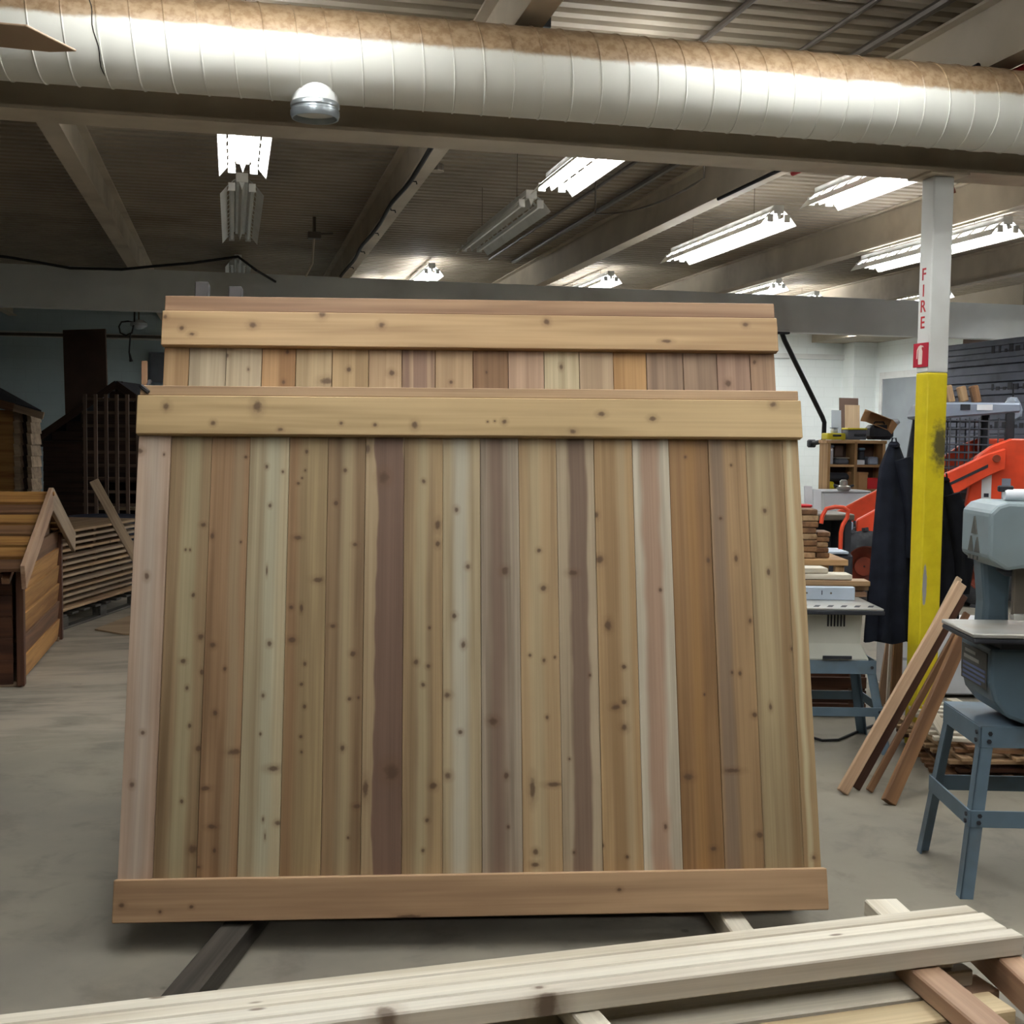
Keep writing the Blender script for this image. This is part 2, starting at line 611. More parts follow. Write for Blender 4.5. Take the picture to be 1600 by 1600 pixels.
# grey door in the side wall
d = bpy.data.objects.new('door_1', None)
COL.objects.link(d)
MB().span((X1 - .05, 16.3, 0), (X1 - .005, 21.9, 2.95)).build('door_panel', M['grey_door'], d)
fr = MB()
fr.span((X1 - .07, 16.2, 2.95), (X1 - .005, 22.0, 3.08)).span((X1 - .07, 21.9, 0), (X1 - .005, 22.0, 2.95))
fr.build('door_frame', M['white_enamel'], d)
structure(d, 'wide grey door in the white side wall', 'door')

# ------------------------------------------------------------------ fluorescent strip lights
def fixture_meshes(on):
    L = 2.44
    ho = MB().span((-.045, 0, .03), (.045, L, .1))
    rf = MB()
    for s in (-1, 1):
        # sloping reflector: solid band below, ribs between slots above
        def q(u):            # u 0 at spine, 1 at the rim
            return s * (.045 + .115 * u), .05 - .115 * u ** 1.3
        for (u0, u1) in ((0, .12), (.56, 1.0)):
            x0, z0 = q(u0)
            x1, z1 = q(u1)
            rf.add([(x0, 0, z0), (x1, 0, z1), (x1, L, z1), (x0, L, z0),
                    (x0, 0, z0 + .003), (x1, 0, z1 + .003), (x1, L, z1 + .003), (x0, L, z0 + .003)],
                   [(0, 1, 2, 3), (7, 6, 5, 4), (0, 4, 5, 1), (1, 5, 6, 2), (2, 6, 7, 3), (3, 7, 4, 0)])
        x0, z0 = q(.12)
        x1, z1 = q(.56)
        for i in range(13):
            ya = L * i / 12 - .025 if 0 < i < 12 else (0 if i == 0 else L - .05)
            yb = ya + .05
            rf.add([(x0, ya, z0), (x1, ya, z1), (x1, yb, z1), (x0, yb, z0),
                    (x0, ya, z0 + .003), (x1, ya, z1 + .003), (x1, yb, z1 + .003), (x0, yb, z0 + .003)],
                   [(0, 1, 2, 3), (7, 6, 5, 4), (0, 4, 5, 1), (1, 5, 6, 2), (2, 6, 7, 3), (3, 7, 4, 0)])
    # centre fin of the reflector
    rf.add([(-.02, 0, .03), (.02, 0, .03), (0, 0, -.03), (-.02, L, .03), (.02, L, .03), (0, L, -.03)],
           [(0, 1, 2), (5, 4, 3), (0, 3, 4, 1), (1, 4, 5, 2), (2, 5, 3, 0)])
    tb = MB().tube([(0, .03, 0), (0, L - .03, 0)], .019, 6)
    sk = MB().box((0, .012, .005), (.05, .024, .06))
    hg = MB().tube([(0, .5, .1), (0, .5, ZD - 3.58 - .01)], .003, 5)
    return (ho.mesh('housing', M['white_enamel'], .004), rf.mesh('reflector', M['white_enamel']),
            tb.mesh('tube', M['tube_on'] if on else M['tube_off'], smooth=True), sk.mesh('socket', M['white_enamel']),
            hg.mesh('hanger', M['conduit']))


FX = {True: fixture_meshes(True), False: fixture_meshes(False)}


def fixture(x, y, on, label, group, z=3.58, hz=1.0):
    t = thing('strip_light', label, 'light', (x, y, z), 0, group)
    ho, rf, tb, sk, hg = FX[on]

    def ch(n, me, loc=(0, 0, 0)):
        q = bpy.data.objects.new(n, me)
        COL.objects.link(q)
        q.parent = t
        q.location = loc
        return q
    ch('housing', ho)
    ch('reflector', rf)
    for s in (-1, 1):
        ch('tube', tb, (s * .075, 0, -.012))
        ch('socket', sk, (s * .075, 0, -.012))
        ch('socket', sk, (s * .075, 2.44 - .024, -.012))
    for yy in (0, 1.44):
        hh = ch('hanger', hg, (0, yy, .1 * (1 - hz)))
        hh.scale = (1, 1, hz)
    return t


def far_fixture(px, py, on, label, group):
    q = aty(px, py - 10, FB_Y + .2)
    return fixture(q.x, q.y, on, label, group, 3.9, .2)


G = 'fluorescent strip lights hung from the roof deck'
RX = [.08, 2.3, 4.42, 6.5]
fixture(RX[0], 6.36, True, 'lit strip light seen end-on above the left side of the cedar panels', G)
fixture(RX[0], 9.42, False, 'unlit louvred strip light hanging straight behind the end-on lit one', G)
far_fixture(372, 424, False, 'small unlit strip light just above the far beam, straight behind the unlit louvred one', G)
fixture(RX[1], 6.36, True, 'lit strip light under the duct, beside the joist over the middle of the panels', G)
fixture(RX[1], 9.42, False, 'unlit strip light hanging slantwise over the middle of the cedar panels', G)
far_fixture(675, 436, True, 'small lit strip light at the far beam nearest the black-cabled joist', G)
fixture(RX[2], 6.3, True, 'short-looking lit strip light just under the beam, beside the FIRE column', G)
fixture(RX[2], 9.45, True, 'long fully visible lit strip light between the panels and the FIRE column', G)
far_fixture(955, 446, True, 'small lit strip light at the far beam, above the right half of the tallest panel', G)
fixture(RX[3], 9.35, True, 'lit strip light passing behind the top of the FIRE column', G)
far_fixture(1217, 456, True, 'small lit strip light at the far beam above the black cranked pipe', G)
far_fixture(1477, 461, True, 'small lit strip light seen just past the right edge of the FIRE column', G)
for (fx, fy, lb_) in ((8.7, 6.4, 'over the aisle right of the column'), (8.7, 9.4, 'above the orange loader'), (10.9, 9.0, 'above the near end of the wrapped lumber'),
                      (10.9, 12.2, 'above the far end of the wrapped lumber')):  # unseen lights added to brighten the far beam and the right side
    fixture(fx, fy, True, 'added lit strip light out of the picture, ' + lb_, 'added strip lights right of the picture')
G2 = 'added strip lights beyond the far beam'
for (fx, fy, lb_) in ((2.2, 18.0, 'above the dim playhouse corner'), (8.6, 17.0, 'in front of the white pilaster'), (10.7, 18.0, 'over the grey side door'), (5.6, 18.4, 'hidden behind the tallest panel'),
                      (7.6, 19.4, 'close to the bright rear wall'), (9.6, 19.7, 'close to the corner pilaster')):  # out of view, added to lift the rear walls
    fixture(fx, fy, True, 'added lit strip light beyond the far beam, ' + lb_, G2, 3.88, .25)
rl_ = thing('round_lamp', 'small round lit lamp seen just under the far beam by the pilaster', 'lamp', aty(1325, 520, 21.0))
MB().lathe([(.02, .12), (.1, .1), (.2, .02), (.2, .0)], n=20, cap=False).build('lamp_shade', M['white_enamel'], rl_, smooth=True)
MB().lathe([(.19, -.005), (.19, .005)], n=20).build('lamp_lens', M['tube_on'], rl_)
MB().tube([(0, 0, .1), (0, 0, .8)], .01, 6).build('lamp_stem', M['conduit'], rl_)
G3 = 'strip lights on the camera side of the duct'
for (fx, fy, lb_) in ((RX[0], 2.45, 'above the left half of the front panel'), (RX[1], 2.05, 'above the right half of the front panel'),
                      (RX[0], -.6, 'added above the camera'), (RX[1], -.6, 'added above the near end of the lumber stack'),  # these two and the bandsaw one are unseen, added for overall brightness
                      (4.42, 2.3, 'added above the bandsaw')):
    fixture(fx, fy, True, 'lit strip light before the duct, ' + lb_, G3)
for (fx, lb_) in ((-.62, 'above the left half'), (2.05, 'above the right half')):  # extra lights added out of view to brighten the duct front
    t_ = fixture(fx, 4.95, True, 'added lit strip light parallel to the duct ' + lb_ + ' of the panels', G3, 3.86, .3)
    t_.rotation_euler = (0, 0, radians(-90))
    t_.scale = (1, .55, 1)
# ------------------------------------------------------------------ round duct
DUCT_Y, DUCT_Z, DUCT_R = 5.72, 3.465, .205


def duct_material():
    k = NT('dusty_white_duct')
    v = k.obj()
    sp = k.n('ShaderNodeSeparateXYZ')
    k.link(v, sp.inputs[0])
    n = k.noise(k.vmath('MULTIPLY', v, (.6, 1, 1)), 5, 5, .65)
    n2 = k.noise(v, 26, 4, .6)
    e = k.math('ADD', sp.outputs[2], k.math('MULTIPLY', k.math('ADD', k.math('SUBTRACT', n, .5), k.math('MULTIPLY', k.math('SUBTRACT', n2, .5), .5)), .045))
    dust = k.rng(e, .012, .04)
    dcol = k.mix(k.rng(n2, .35, .65), lin((140, 114, 84)), lin((168, 144, 114)))
    col = k.mix(dust, lin((226, 226, 216)), dcol)
    k.link(col, k.b.inputs['Base Color'])
    k.b.inputs['Roughness'].default_value = .42
    return k.m


M['duct'] = duct_material()
dt = thing('round_duct', 'large white spiral air duct with brown dust along its top', 'duct', (0, DUCT_Y, DUCT_Z))
MB().lathe([(DUCT_R, X0 + .05), (DUCT_R, X1 - .05)], n=56, axis='x').build('duct_body', M['duct'], dt, smooth=True)
hx = []
pit = .139
xx = -3.4
a = 0.0
while xx < 7.6:
    hx.append((xx, (DUCT_R + .0005) * cos(a), (DUCT_R + .0005) * sin(a)))
    a += 2 * pi / 40
    xx += pit / 40
MB().tube(hx, .0046, 5).build('spiral_seam', M['duct'], dt, smooth=True)
for cx in (aty(1390 + 180, 190, DUCT_Y - .2).x, -3.0, 7.0):
    MB().lathe([(DUCT_R, -.03), (DUCT_R + .004, -.03), (DUCT_R + .004, .03), (DUCT_R, .03)], (cx, 0, 0), 48, 'x', cap=False).build('coupling_band', M['duct'], dt, smooth=True)
ck = []
for i in range(14):
    ang = radians(150 + 8 * i)
    ck.append((aty(139, 60, DUCT_Y - .2).x + .005 * sin(i * 1.1) + .0045 * i, (DUCT_R + .001) * cos(ang), (DUCT_R + .001) * sin(ang)))
MB().tube(ck, .0022, 5).build('open_seam', M['black'], dt)
# round take-off collar under the duct
cp = aty(493, 172, DUCT_Y - .06)
cl = thing('duct_collar', 'short round galvanized outlet collar under the white duct', 'duct collar', (cp.x, DUCT_Y - .03, DUCT_Z - .19))
R = .105
MB().lathe([(R, .06), (R, -.03)], n=32, cap=False).build('collar_neck', M['white_enamel'], cl, smooth=True)
MB().lathe([(R + .002, -.03), (R + .006, -.035), (R + .006, -.05), (R + .001, -.055), (R + .001, -.062), (R + .006, -.067), (R + .006, -.085), (R, -.1), (R - .006, -.1), (R - .006, -.03)], n=32, cap=False).build('collar_ring', M['galv'], cl, smooth=True)
MB().lathe([(R - .007, -.07), (R - .007, -.074)], n=32).build('damper_plate', M['white_enamel'], cl)

# ------------------------------------------------------------------ ceiling services
def pipe(name, pts, r, mat, label, cat='pipe', group=None, n=8):
    return tag(MB().tube(pts, r, n).build(name, mat, smooth=True), label, cat, group)


pipe('conduit', [(3.3, Y0, ZD - .03), (3.3, FB_Y, ZD - .03)], .016, M['conduit'], 'thin ceiling conduit, nearer the joist of the two parallel ones over the panel')
pipe('conduit', [(3.62, Y0, ZD - .05), (3.62, FB_Y, ZD - .05)], .028, M['conduit'], 'thicker ceiling conduit running beside the thin one towards the far beam')
pipe('conduit', [(2.66, 3.0, ZD - .04), (2.66, 9.3, ZD - .04)], .018, M['conduit'], 'straight dark conduit crossing the roof ribs above the duct')
pipe('conduit', [(-6, 9.65, ZD - .02), (-1.24, 9.62, ZD - .02)], .012, M['conduit'], 'thin dark conduit crossing the dim ceiling beside the rusted joist')
pipe('conduit', [(-1.06, 9.62, ZD - .02), (1.3, 9.6, ZD - .02)], .012, M['conduit'], 'thin dark conduit crossing the ceiling behind the end-on lit light')
pipe('conduit', [(1.86, 9.35, ZD - .03), (3.2, 9.35, ZD - .03)], .012, M['conduit'], 'thin conduit running from the round junction box towards the lights')
pipe('hose', [(3.96 - .075, 5.9, ZJ0 + .03), (3.96 - .05, 7.5, ZJ0 - .012), (3.96 - .06, 9.5, ZJ0 - .012)], .014, M['black'], 'dark line clipped along the edge of the wide joist', 'cable')
pipe('air_line', [(4.05, 5.0, ZJ0 - .02), (4.03, 7.2, ZJ0 - .02), (4.03, 8.4, ZJ0 - .02)], .02, M['red_paint'], 'red air line running along the wide joist above the duct end', 'pipe')
# black cable with clips on the middle joist
pts = [(1.33 + .012 * sin(i * .9), 6.4 + i * .33, ZJ0 - .026 - .008 * abs(sin(i * .8))) for i in range(28)]
bc = pipe('cable', pts, .018, M['black'], 'thick black cable clipped along the middle steel joist', 'cable')
for i in range(7):
    yy = 6.9 + i * 1.25
    MB().tube([(1.345, yy, ZJ0 + .01), (1.35, yy, ZJ0 - .035), (1.385, yy, ZJ0 - .035), (1.39, yy, ZJ0 - .055)], .006, 5).build('cable_clip', M['black'], bc)
# drooping cable by the third joist
p0, p1, p2 = aty(1100, 278, 8.4), aty(1010, 338, 9.2), aty(930, 334, 9.9)
pp = [p0.lerp(p1, t) * (1 - t) + p1.lerp(p2, t) * t for t in [i / 14 for i in range(15)]]
pp = [Vector((pp[0].x, pp[0].y, ZD - .002))] + pp + [Vector((pp[-1].x, pp[-1].y, ZD - .002))]
pipe('cable', pp, .008, M['conduit'], 'thin drooping cable looped between the conduits and the wide joist', 'cable')
jb = thing('junction_box', 'round junction box on the ceiling beside the middle joist', 'junction box', aty(682, 267, 9.35))
MB().lathe([(.055, 0), (.055, .05), (.03, .06)], n=8).build('box_body', M['conduit'], jb)
MB().lathe([(.058, -.006), (.058, 0)], n=8).build('cover_plate', M['steel'], jb)
jb = thing('pendant_box', 'square ceiling box with a hanging stem, left of the middle joist', 'junction box', aty(491, 368, 13.4))
MB().box((0, 0, 0), (.14, .12, .07)).build('box_body', M['conduit'], jb, bevel=.006)
MB().tube([(0, 0, .03), (0, 0, ZD - jb.location.z - .01)], .02, 6).build('mount', M['conduit'], jb)
MB().tube([(0, 0, 0), (-.02, 0, -.3), (-.09, 0, -.44)], .014, 6).build('stem', M['steel'], jb)
MB().tube([(.05, 0, .02), (.2, 0, .03)], .012, 6).build('side_conduit', M['conduit'], jb)
bk = thing('pipe_bracket', 'small bent dark bracket beside the top of the FIRE column', 'bracket', aty(1484, 290, 6.35))
MB().tube([(-.03, 0, 0), (.02, 0, .0), (.035, 0, -.04)], .007, 6).build('hook', M['rust'], bk)
bk = thing('spot_lamp', 'small pale clamp lamp fixed on the joist above the duct', 'lamp', aty(841, 52, 6.6))
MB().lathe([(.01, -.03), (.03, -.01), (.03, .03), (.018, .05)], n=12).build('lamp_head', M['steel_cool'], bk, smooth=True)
MB().box((.03, .0, .06), (.07, .05, .06)).build('clamp', M['black'], bk)
pw = [aty(842, 60, 6.6), aty(846, 75, 6.2), aty(844, 90, 5.95)]
pipe('lamp_cable', pw, .005, M['black'], 'thin cord dropping from the clamp lamp onto the duct', 'cord')
pw = [aty(x, yy, 7.0) for x, yy in ((1060, -5), (1085, 8), (1095, 12), (1110, 10), (1130, 22), (1160, 30), (1200, 40))]
pipe('cable', pw, .006, M['conduit'], 'thin wavy cord lying against the roof deck at the very top', 'cord')
# wires left
pw = [aty(x, yy, 14.8) for x, yy in ((20, 403), (60, 410), (110, 419), (190, 421), (240, 416), (300, 411), (372, 401), (400, 422))]
pw = [aty(-160, 380, 14.8)] + pw + [aty(430, 440, 15.6)]
pipe('cable', pw, .016, M['black'], 'sagging black cord strung above the far beam in the dim corner', 'cord')

# ceiling fan whose blade tip reaches into the picture
tip = dep(112, 65, 4.0)
fan = thing('ceiling_fan', 'ceiling fan with a brown blade reaching across the duct', 'fan', (tip.x - .68, tip.y + .05, tip.z + .02))
MB().lathe([(.02, ZD - tip.z - .03), (.02, .1), (.1, .09), (.12, .02), (.12, -.04), (.05, -.07)], n=20).build('motor', M['steel'], fan, smooth=True)
for i in range(4):
    a0 = -.08 + i * pi / 2
    bl = MB()
    ol = [(.12, -.03), (.2, -.06), (.5, -.075), (.66, -.07), (.7, .03), (.5, .065), (.2, .05), (.12, .03)]
    ol = [(.12, -.04), (.2, -.075), (.56, -.08), (.69, .05), (.6, .07), (.2, .06), (.12, .04)]
    bl.prism(ol, -.004, .004, 'xy')
    b = bl.build('blade', M['fan'], fan, bevel=.002)
    b.rotation_euler = (radians(-13), radians(2), a0)

# ------------------------------------------------------------------ cedar panels
PR = Quaternion(Vector((-.2492, .01453, -.16214)).normalized(), Vector((-.2492, .01453, -.16214)).length).to_matrix()
PO = Vector((.81252, 3.97538, .10939))
PRI = PR.inverted()


def on_panel(x, y, plane, org=PO):
    """pixel -> (X, Z) in the panel's own frame on the plane Y = plane"""
    c = PRI @ (CAM - org)
    r = PRI @ ray(x, y)
    t = (plane - c.y) / r.y
    q = c + r * t
    return q.x, q.z


KN = [(220, 706, 5, 5), (257, 711, 2, 3), (230, 901, 4, 6), (318, 820, 5, 4), (331, 837, 4, 6), (290, 859, 2, 3), (297, 859, 2, 3),
      (302, 930, 3, 4), (314, 995, 5, 5), (332, 1008, 5, 5), (286, 1033, 5, 4), (351, 1045, 3, 4), (315, 1050, 3, 5), (384, 714, 3, 3),
      (376, 847, 2, 3), (417, 729, 3, 4), (422, 790, 3, 4), (417, 892, 1.5, 8), (421, 1006, 4, 5), (479, 706, 3, 4), (477, 735, 2, 2.5),
      (466, 755, 3, 3), (472, 747, 2, 2), (465, 840, 7, 4), (497, 906, 9, 5), (455, 949, 4, 4), (471, 950, 3, 7), (456, 1000, 7, 5),
      (539, 735, 3.5, 4), (525, 786, 4, 4.5), (555, 851, 5, 4), (520, 978, 5, 3.5), (551, 1021, 5, 5), (476, 1037, 3, 4), (442, 737, 2.5, 3),
      (600, 746, 9, 11), (574, 702, 5, 9), (662, 752, 3.5, 4), (684, 820, 5, 9), (684, 850, 4, 6), (713, 796, 4, 5), (731, 885, 4, 5),
      (710, 962, 4, 5), (724, 1007, 4, 6), (650, 1035, 4, 5), (669, 1041, 4, 4), (789, 892, 6, 7), (842, 860, 4, 4), (849, 919, 5, 5),
      (850, 1032, 3, 4), (867, 1027, 2.5, 3), (828, 1024, 3, 3), (895, 895, 8, 5), (932, 805, 4, 6), (937, 874, 7, 7), (950, 977, 6, 10),
      (671, 981, 2.5, 3), (1071, 714, 2.5, 3), (1126, 810, 3, 3), (1195, 798, 4, 4.5), (1107, 875, 3.5, 5), (1150, 872, 3.5, 7),
      (1201, 894, 3.5, 6), (1032, 922, 3, 3.5), (1172, 970, 3, 5), (975, 1042, 4, 4), (1156, 1052, 3, 5), (1142, 727, 2.5, 3), (1144, 1051, 2.5, 3),
      (292, 1075, 3, 4), (336, 1114, 4, 5), (296, 1134, 3, 4), (310, 1170, 5, 5), (366, 1175, 11, 5), (320, 1232, 8, 4), (284, 1252, 3, 4),
      (331, 1292, 8, 4), (301, 1327, 7, 7), (310, 1355, 4, 3), (335, 1329, 3, 4), (411, 1087, 3, 4), (407, 1147, 2, 3), (427, 1201, 10, 5),
      (434, 1286, 5, 4), (414, 1307, 1.5, 6), (411, 1280, 2, 4), (471, 1069, 3, 3), (476, 1104, 3, 4), (470, 1151, 3, 3), (471, 1175, 2.5, 3),
      (546, 1092, 3.5, 3.5), (535, 1169, 4, 5), (557, 1260, 6, 4), (544, 1309, 2.5, 3), (224, 1145, 3.5, 4), (207, 1226, 4, 5), (560, 1090, 2.5, 3),
      (612, 1206, 13, 14), (571, 1232, 5, 14), (661, 1070, 3.5, 4), (677, 1228, 6, 6), (699, 1086, 6, 5), (700, 1212, 6, 6), (719, 1144, 4, 4),
      (667, 1282, 3.5, 4), (661, 1329, 3, 3.5), (770, 1127, 8, 7), (791, 1212, 4, 6), (794, 1292, 2.5, 3), (855, 1121, 3, 4), (832, 1232, 5, 18),
      (865, 1226, 13, 4), (836, 1351, 7, 4), (837, 1331, 5, 5), (890, 1186, 2.5, 2.5), (897, 1332, 3, 3), (922, 1055, 2.5, 3), (942, 1321, 2.5, 4),
      (962, 1105, 7, 5), (975, 1097, 5, 5), (975, 1137, 6, 6), (1040, 1292, 3, 5), (1076, 1214, 8, 6), (1144, 1204, 14, 4), (1115, 1326, 5, 4),
      (1179, 1117, 5, 5), (1204, 1104, 3, 6), (1187, 1305, 7, 5), (980, 1339, 3, 3), (1101, 1085, 2, 2.5), (1238, 1014, 3, 4), (1272, 1340, 4, 4)]
BT = [211, 265, 326, 387, 449, 509, 569, 629, 690, 747, 807, 867, 925, 984, 1042, 1104, 1161, 1219, 1247]
BB = [183, 242, 312, 375, 440, 505, 566, 630, 693, 757, 820, 882, 945, 1010, 1070, 1135, 1199, 1260, 1293]
STY = [  # base, dark, heart(centre, half width, colour, wobble, softness)
    ((214, 182, 154), (196, 158, 128), (.0, .02, (218, 194, 170), .01, .03)),
    ((172, 140, 98), (150, 118, 78), (.006, .028, (196, 176, 130), .008, .016)),
    ((184, 142, 98), (164, 122, 80), (.03, .018, (186, 154, 112), .01, .012)),
    ((204, 184, 142), (184, 160, 118), (.012, .025, (210, 198, 160), .006, .02)),
    ((200, 170, 118), (178, 146, 98), (-.05, .02, (172, 130, 86), .008, .015)),
    ((168, 134, 92), (148, 114, 76), (.005, .022, (192, 166, 120), .004, .014)),
    ((196, 166, 122), (180, 148, 104), (.022, .052, (140, 106, 84), .016, .004)),
    ((196, 162, 112), (172, 138, 94), (-.005, .02, (198, 174, 128), .008, .015)),
    ((204, 180, 136), (186, 160, 116), (-.005, .026, (212, 200, 172), .008, .02)),
    ((190, 170, 142), (166, 144, 118), (-.012, .03, (152, 122, 98), .012, .02)),
    ((204, 168, 118), (184, 146, 98), (-.01, .022, (208, 180, 132), .006, .015)),
    ((200, 176, 140), (184, 158, 122), (.005, .034, (148, 118, 94), .012, .008)),
    ((206, 166, 112), (188, 146, 94), (.03, .016, (210, 178, 130), .004, .012)),
    ((222, 208, 180), (208, 190, 160), (-.006, .034, (198, 158, 126), .012, .014)),
    ((178, 132, 80), (158, 112, 64), (.006, .016, (184, 132, 72), .006, .02)),
    ((188, 148, 98), (168, 128, 84), (-.04, .026, (158, 128, 98), .008, .012)),
    ((198, 172, 124), (180, 150, 104), (.05, .018, (168, 132, 86), .006, .012)),
    ((206, 172, 120), (188, 150, 100), (-.006, .009, (222, 200, 152), .008, .006)),
]


def rail_material(name, base, dark, kn, xc, zc, plane, org, px2m):
    ks = []
    for (x, y, rx, ry) in kn:
        X, Z = on_panel(x, y, plane, org)
        ks.append((X - xc, Z - zc, rx * px2m, ry * px2m))
    return wood(name, base, dark, None, ks, along=.9, across=16, fine=.1)


def frame_back(root, w, h, mat):
    """studs and plates on the hidden side of a panel"""
    for x in (-w / 2 + .03, -w / 6, w / 6, w / 2 - .03):
        board('stud', (h - .12, .04, .06), mat, root, (x, .095, h / 2), (0, 0, 1), (1, 0, 0))
    board('bottom_plate', (w - .08, .06, .04), mat, root, (0, .095, .03), (1, 0, 0), (0, 1, 0))


PW, PH = 2.45, 1.875
fp = thing('cedar_fence', 'shorter front cedar fence panel of mixed vertical boards leaning back on timbers', 'fence panel', PO, mat3=PR, group='leaning cedar panels')
yb = .045
bx = []
for a, b in zip(BT, BB):
    bx.append((on_panel(a, 690, yb - .01)[0] + on_panel(b, 1362, yb - .01)[0]) / 2)
bx[0], bx[-1] = -PW / 2 + .006, PW / 2 - .008
zl, zh = .05, PH - .05
for i in range(18):
    xa, xb = bx[i], bx[i + 1]
    xc, zc = (xa + xb) / 2, (zl + zh) / 2
    ks = []
    for (x, y, rx, ry) in KN:
        X, Z = on_panel(x, y, yb - .01)
        if xa <= X < xb:
            s = .0021
            ks.append((Z - zc, X - xc, ry * s, rx * s))
    b_, d_, h_ = STY[i]
    m = wood('panel_board_%02d' % i, b_, d_, h_, ks, along=.8, across=24)
    board('cedar_board', (zh - zl, xb - xa - .0012, .019), m, fp, (xc, yb - (.008 if i == 0 else 0) + .0015 * ((i * 7) % 3 - 1), zc), (0, 0, 1), (1, 0, 0), .0012)
rk = [(333, 661, 4, 4), (260, 635, 5, 6), (402, 635, 7, 10), (533, 661, 3, 3), (648, 664, 5, 6), (438, 671, 4, 3), (586, 664, 3, 3), (762, 659, 2, 2),
      (773, 658, 2, 2), (788, 659, 4, 4), (940, 647, 6, 4), (1020, 654, 6, 4), (895, 674, 5, 4), (1208, 632, 5, 5)]
zr = PH - .04 - .0725
mr = rail_material('top_rail_wood', (216, 180, 122), (198, 160, 102), rk, 0, zr, .0, PO, .00236)
board('top_rail', (PW, .145, .036), mr, fp, (0, .018, zr), (1, 0, 0), (0, 0, 1), .003)
rk = [(190, 1415, 5, 4), (299, 1417, 3.5, 3), (250, 1425, 3, 3), (968, 1390, 4, 3), (640, 1432, 20, 3)]
mr2 = rail_material('bottom_rail_wood', (216, 172, 124), (194, 148, 104), rk, 0, .07, 0, PO, .00217)
board('bottom_rail', (PW, .14, .036), mr2, fp, (0, .018, .07), (1, 0, 0), (0, 0, 1), .003)
mcap = wood('cap_wood', (206, 166, 120), (180, 138, 96), along=.9, across=18)
board('cap_board', (PW - .012, .13, .038), mcap, fp, (0, .075, PH - .019), (1, 0, 0), (0, 1, 0), .003)
frame_back(fp, PW, PH - .05, W['cedar'])

# taller panel behind
o2 = PO + PR @ Vector((.0095, .2646, 0))
W2, H2 = 2.44, 2.319
tp = thing('cedar_fence', 'taller cedar fence panel rising behind the shorter one', 'fence panel', o2, mat3=PR, group='leaning cedar panels')
B2 = [254, 295, 353, 409, 462, 519, 576, 628, 680, 739, 794, 850, 905, 958, 1010, 1067, 1120, 1172, 1207]
ST2 = [((210, 168, 116), (188, 142, 90)), ((216, 194, 156), (200, 176, 140)), ((216, 192, 152), (202, 176, 136)), ((214, 164, 106), (196, 140, 84)),
       ((214, 182, 132), (198, 162, 112)), ((210, 172, 118), (194, 154, 102)), ((214, 176, 128), (200, 158, 112)), ((206, 168, 128), (168, 128, 102)),
       ((212, 174, 126), (196, 154, 110)), ((176, 132, 90), (156, 112, 74)), ((214, 174, 138), (200, 158, 124)), ((226, 204, 158), (210, 186, 140)),
       ((214, 182, 140), (200, 164, 124)), ((214, 162, 98), (196, 140, 78)), ((186, 152, 120), (166, 132, 102)), ((176, 142, 110), (158, 124, 94)),
       ((186, 146, 116), (168, 128, 100)), ((182, 142, 106), (164, 124, 90))]
K2 = [(355, 555, 3, 4), (388, 577, 2, 3), (545, 577, 3.5, 4), (612, 583, 5, 5), (510, 595, 9, 6), (877, 573, 3, 5), (1054, 546, 6, 4), (1138, 599, 5, 6),
      (1179, 566, 3, 4), (705, 597, 3, 3), (760, 582, 2, 3), (449, 550, 3, 4), (443, 597, 3, 4)]
bx2 = [on_panel(x, 570, yb - .01, o2)[0] for x in B2]
bx2[0], bx2[-1] = -W2 / 2 + .006, W2 / 2 - .008
zh2 = H2 - .05
for i in range(18):
    xa, xb = bx2[i], bx2[i + 1]
    xc, zc = (xa + xb) / 2, (zl + zh2) / 2
    ks = []
    for (x, y, rx, ry) in K2:
        X, Z = on_panel(x, y, yb - .01, o2)
        if xa <= X < xb:
            ks.append((Z - zc, X - xc, ry * .0025, rx * .0025))
    h_ = (.01, .028, (168, 130, 104), .004, .004) if i == 7 else None
    m = wood('tall_panel_board_%02d' % i, ST2[i][0], ST2[i][1], h_, ks, along=.8, across=24)
    board('cedar_board', (zh2 - zl, xb - xa - .0025, .019), m, tp, (xc, yb + .0015 * ((i * 5) % 3 - 1), zc), (0, 0, 1), (1, 0, 0), .0012)
rk = [(284, 513, 4, 4), (395, 508, 6, 5), (503, 490, 6, 7), (596, 508, 5, 5), (854, 503, 5, 5), (1165, 507, 5, 4), (1041, 533, 8, 3), (258, 495, 4, 4), (300, 522, 5, 3)]
zr = H2 - .065 - .07
mr = rail_material('tall_top_rail_wood', (216, 176, 122), (196, 152, 100), rk, 0, zr, 0, o2, .0025)
board('top_rail', (W2, .14, .036), mr, tp, (0, .018, zr), (1, 0, 0), (0, 0, 1), .003)
board('cap_board', (W2 - .012, .13, .038 + .025), wood('tall_cap_wood', (190, 148, 108), (170, 126, 90), along=.9, across=18), tp, (0, .075, H2 - .0315), (1, 0, 0), (0, 1, 0), .003)
board('bottom_rail', (W2, .14, .036), W['cedar'], tp, (0, .018, .07), (1, 0, 0), (0, 0, 1), .003)
frame_back(tp, W2, H2 - .05, W['cedar'])
# third panel, only its edge shows
o3 = PO + PR @ Vector((-.006, .45, 0))
p3 = thing('cedar_fence', 'rearmost leaning panel, only its pale end edge shows beside the tall one', 'fence panel', o3, mat3=PR, group='leaning cedar panels')
H3 = 2.29
for i in range(17):
    board('cedar_board', (H3 - .1, .141, .019), W['cedar_brown'], p3, (-1.15 + i * .1437, yb, H3 / 2), (0, 0, 1), (1, 0, 0), .002)
board('top_rail', (2.44, .06, .036), W['pine'], p3, (0, .018, H3 - .03), (1, 0, 0), (0, 0, 1), .003)
board('bottom_rail', (2.44, .14, .036), W['cedar'], p3, (0, .018, .07), (1, 0, 0), (0, 0, 1), .003)

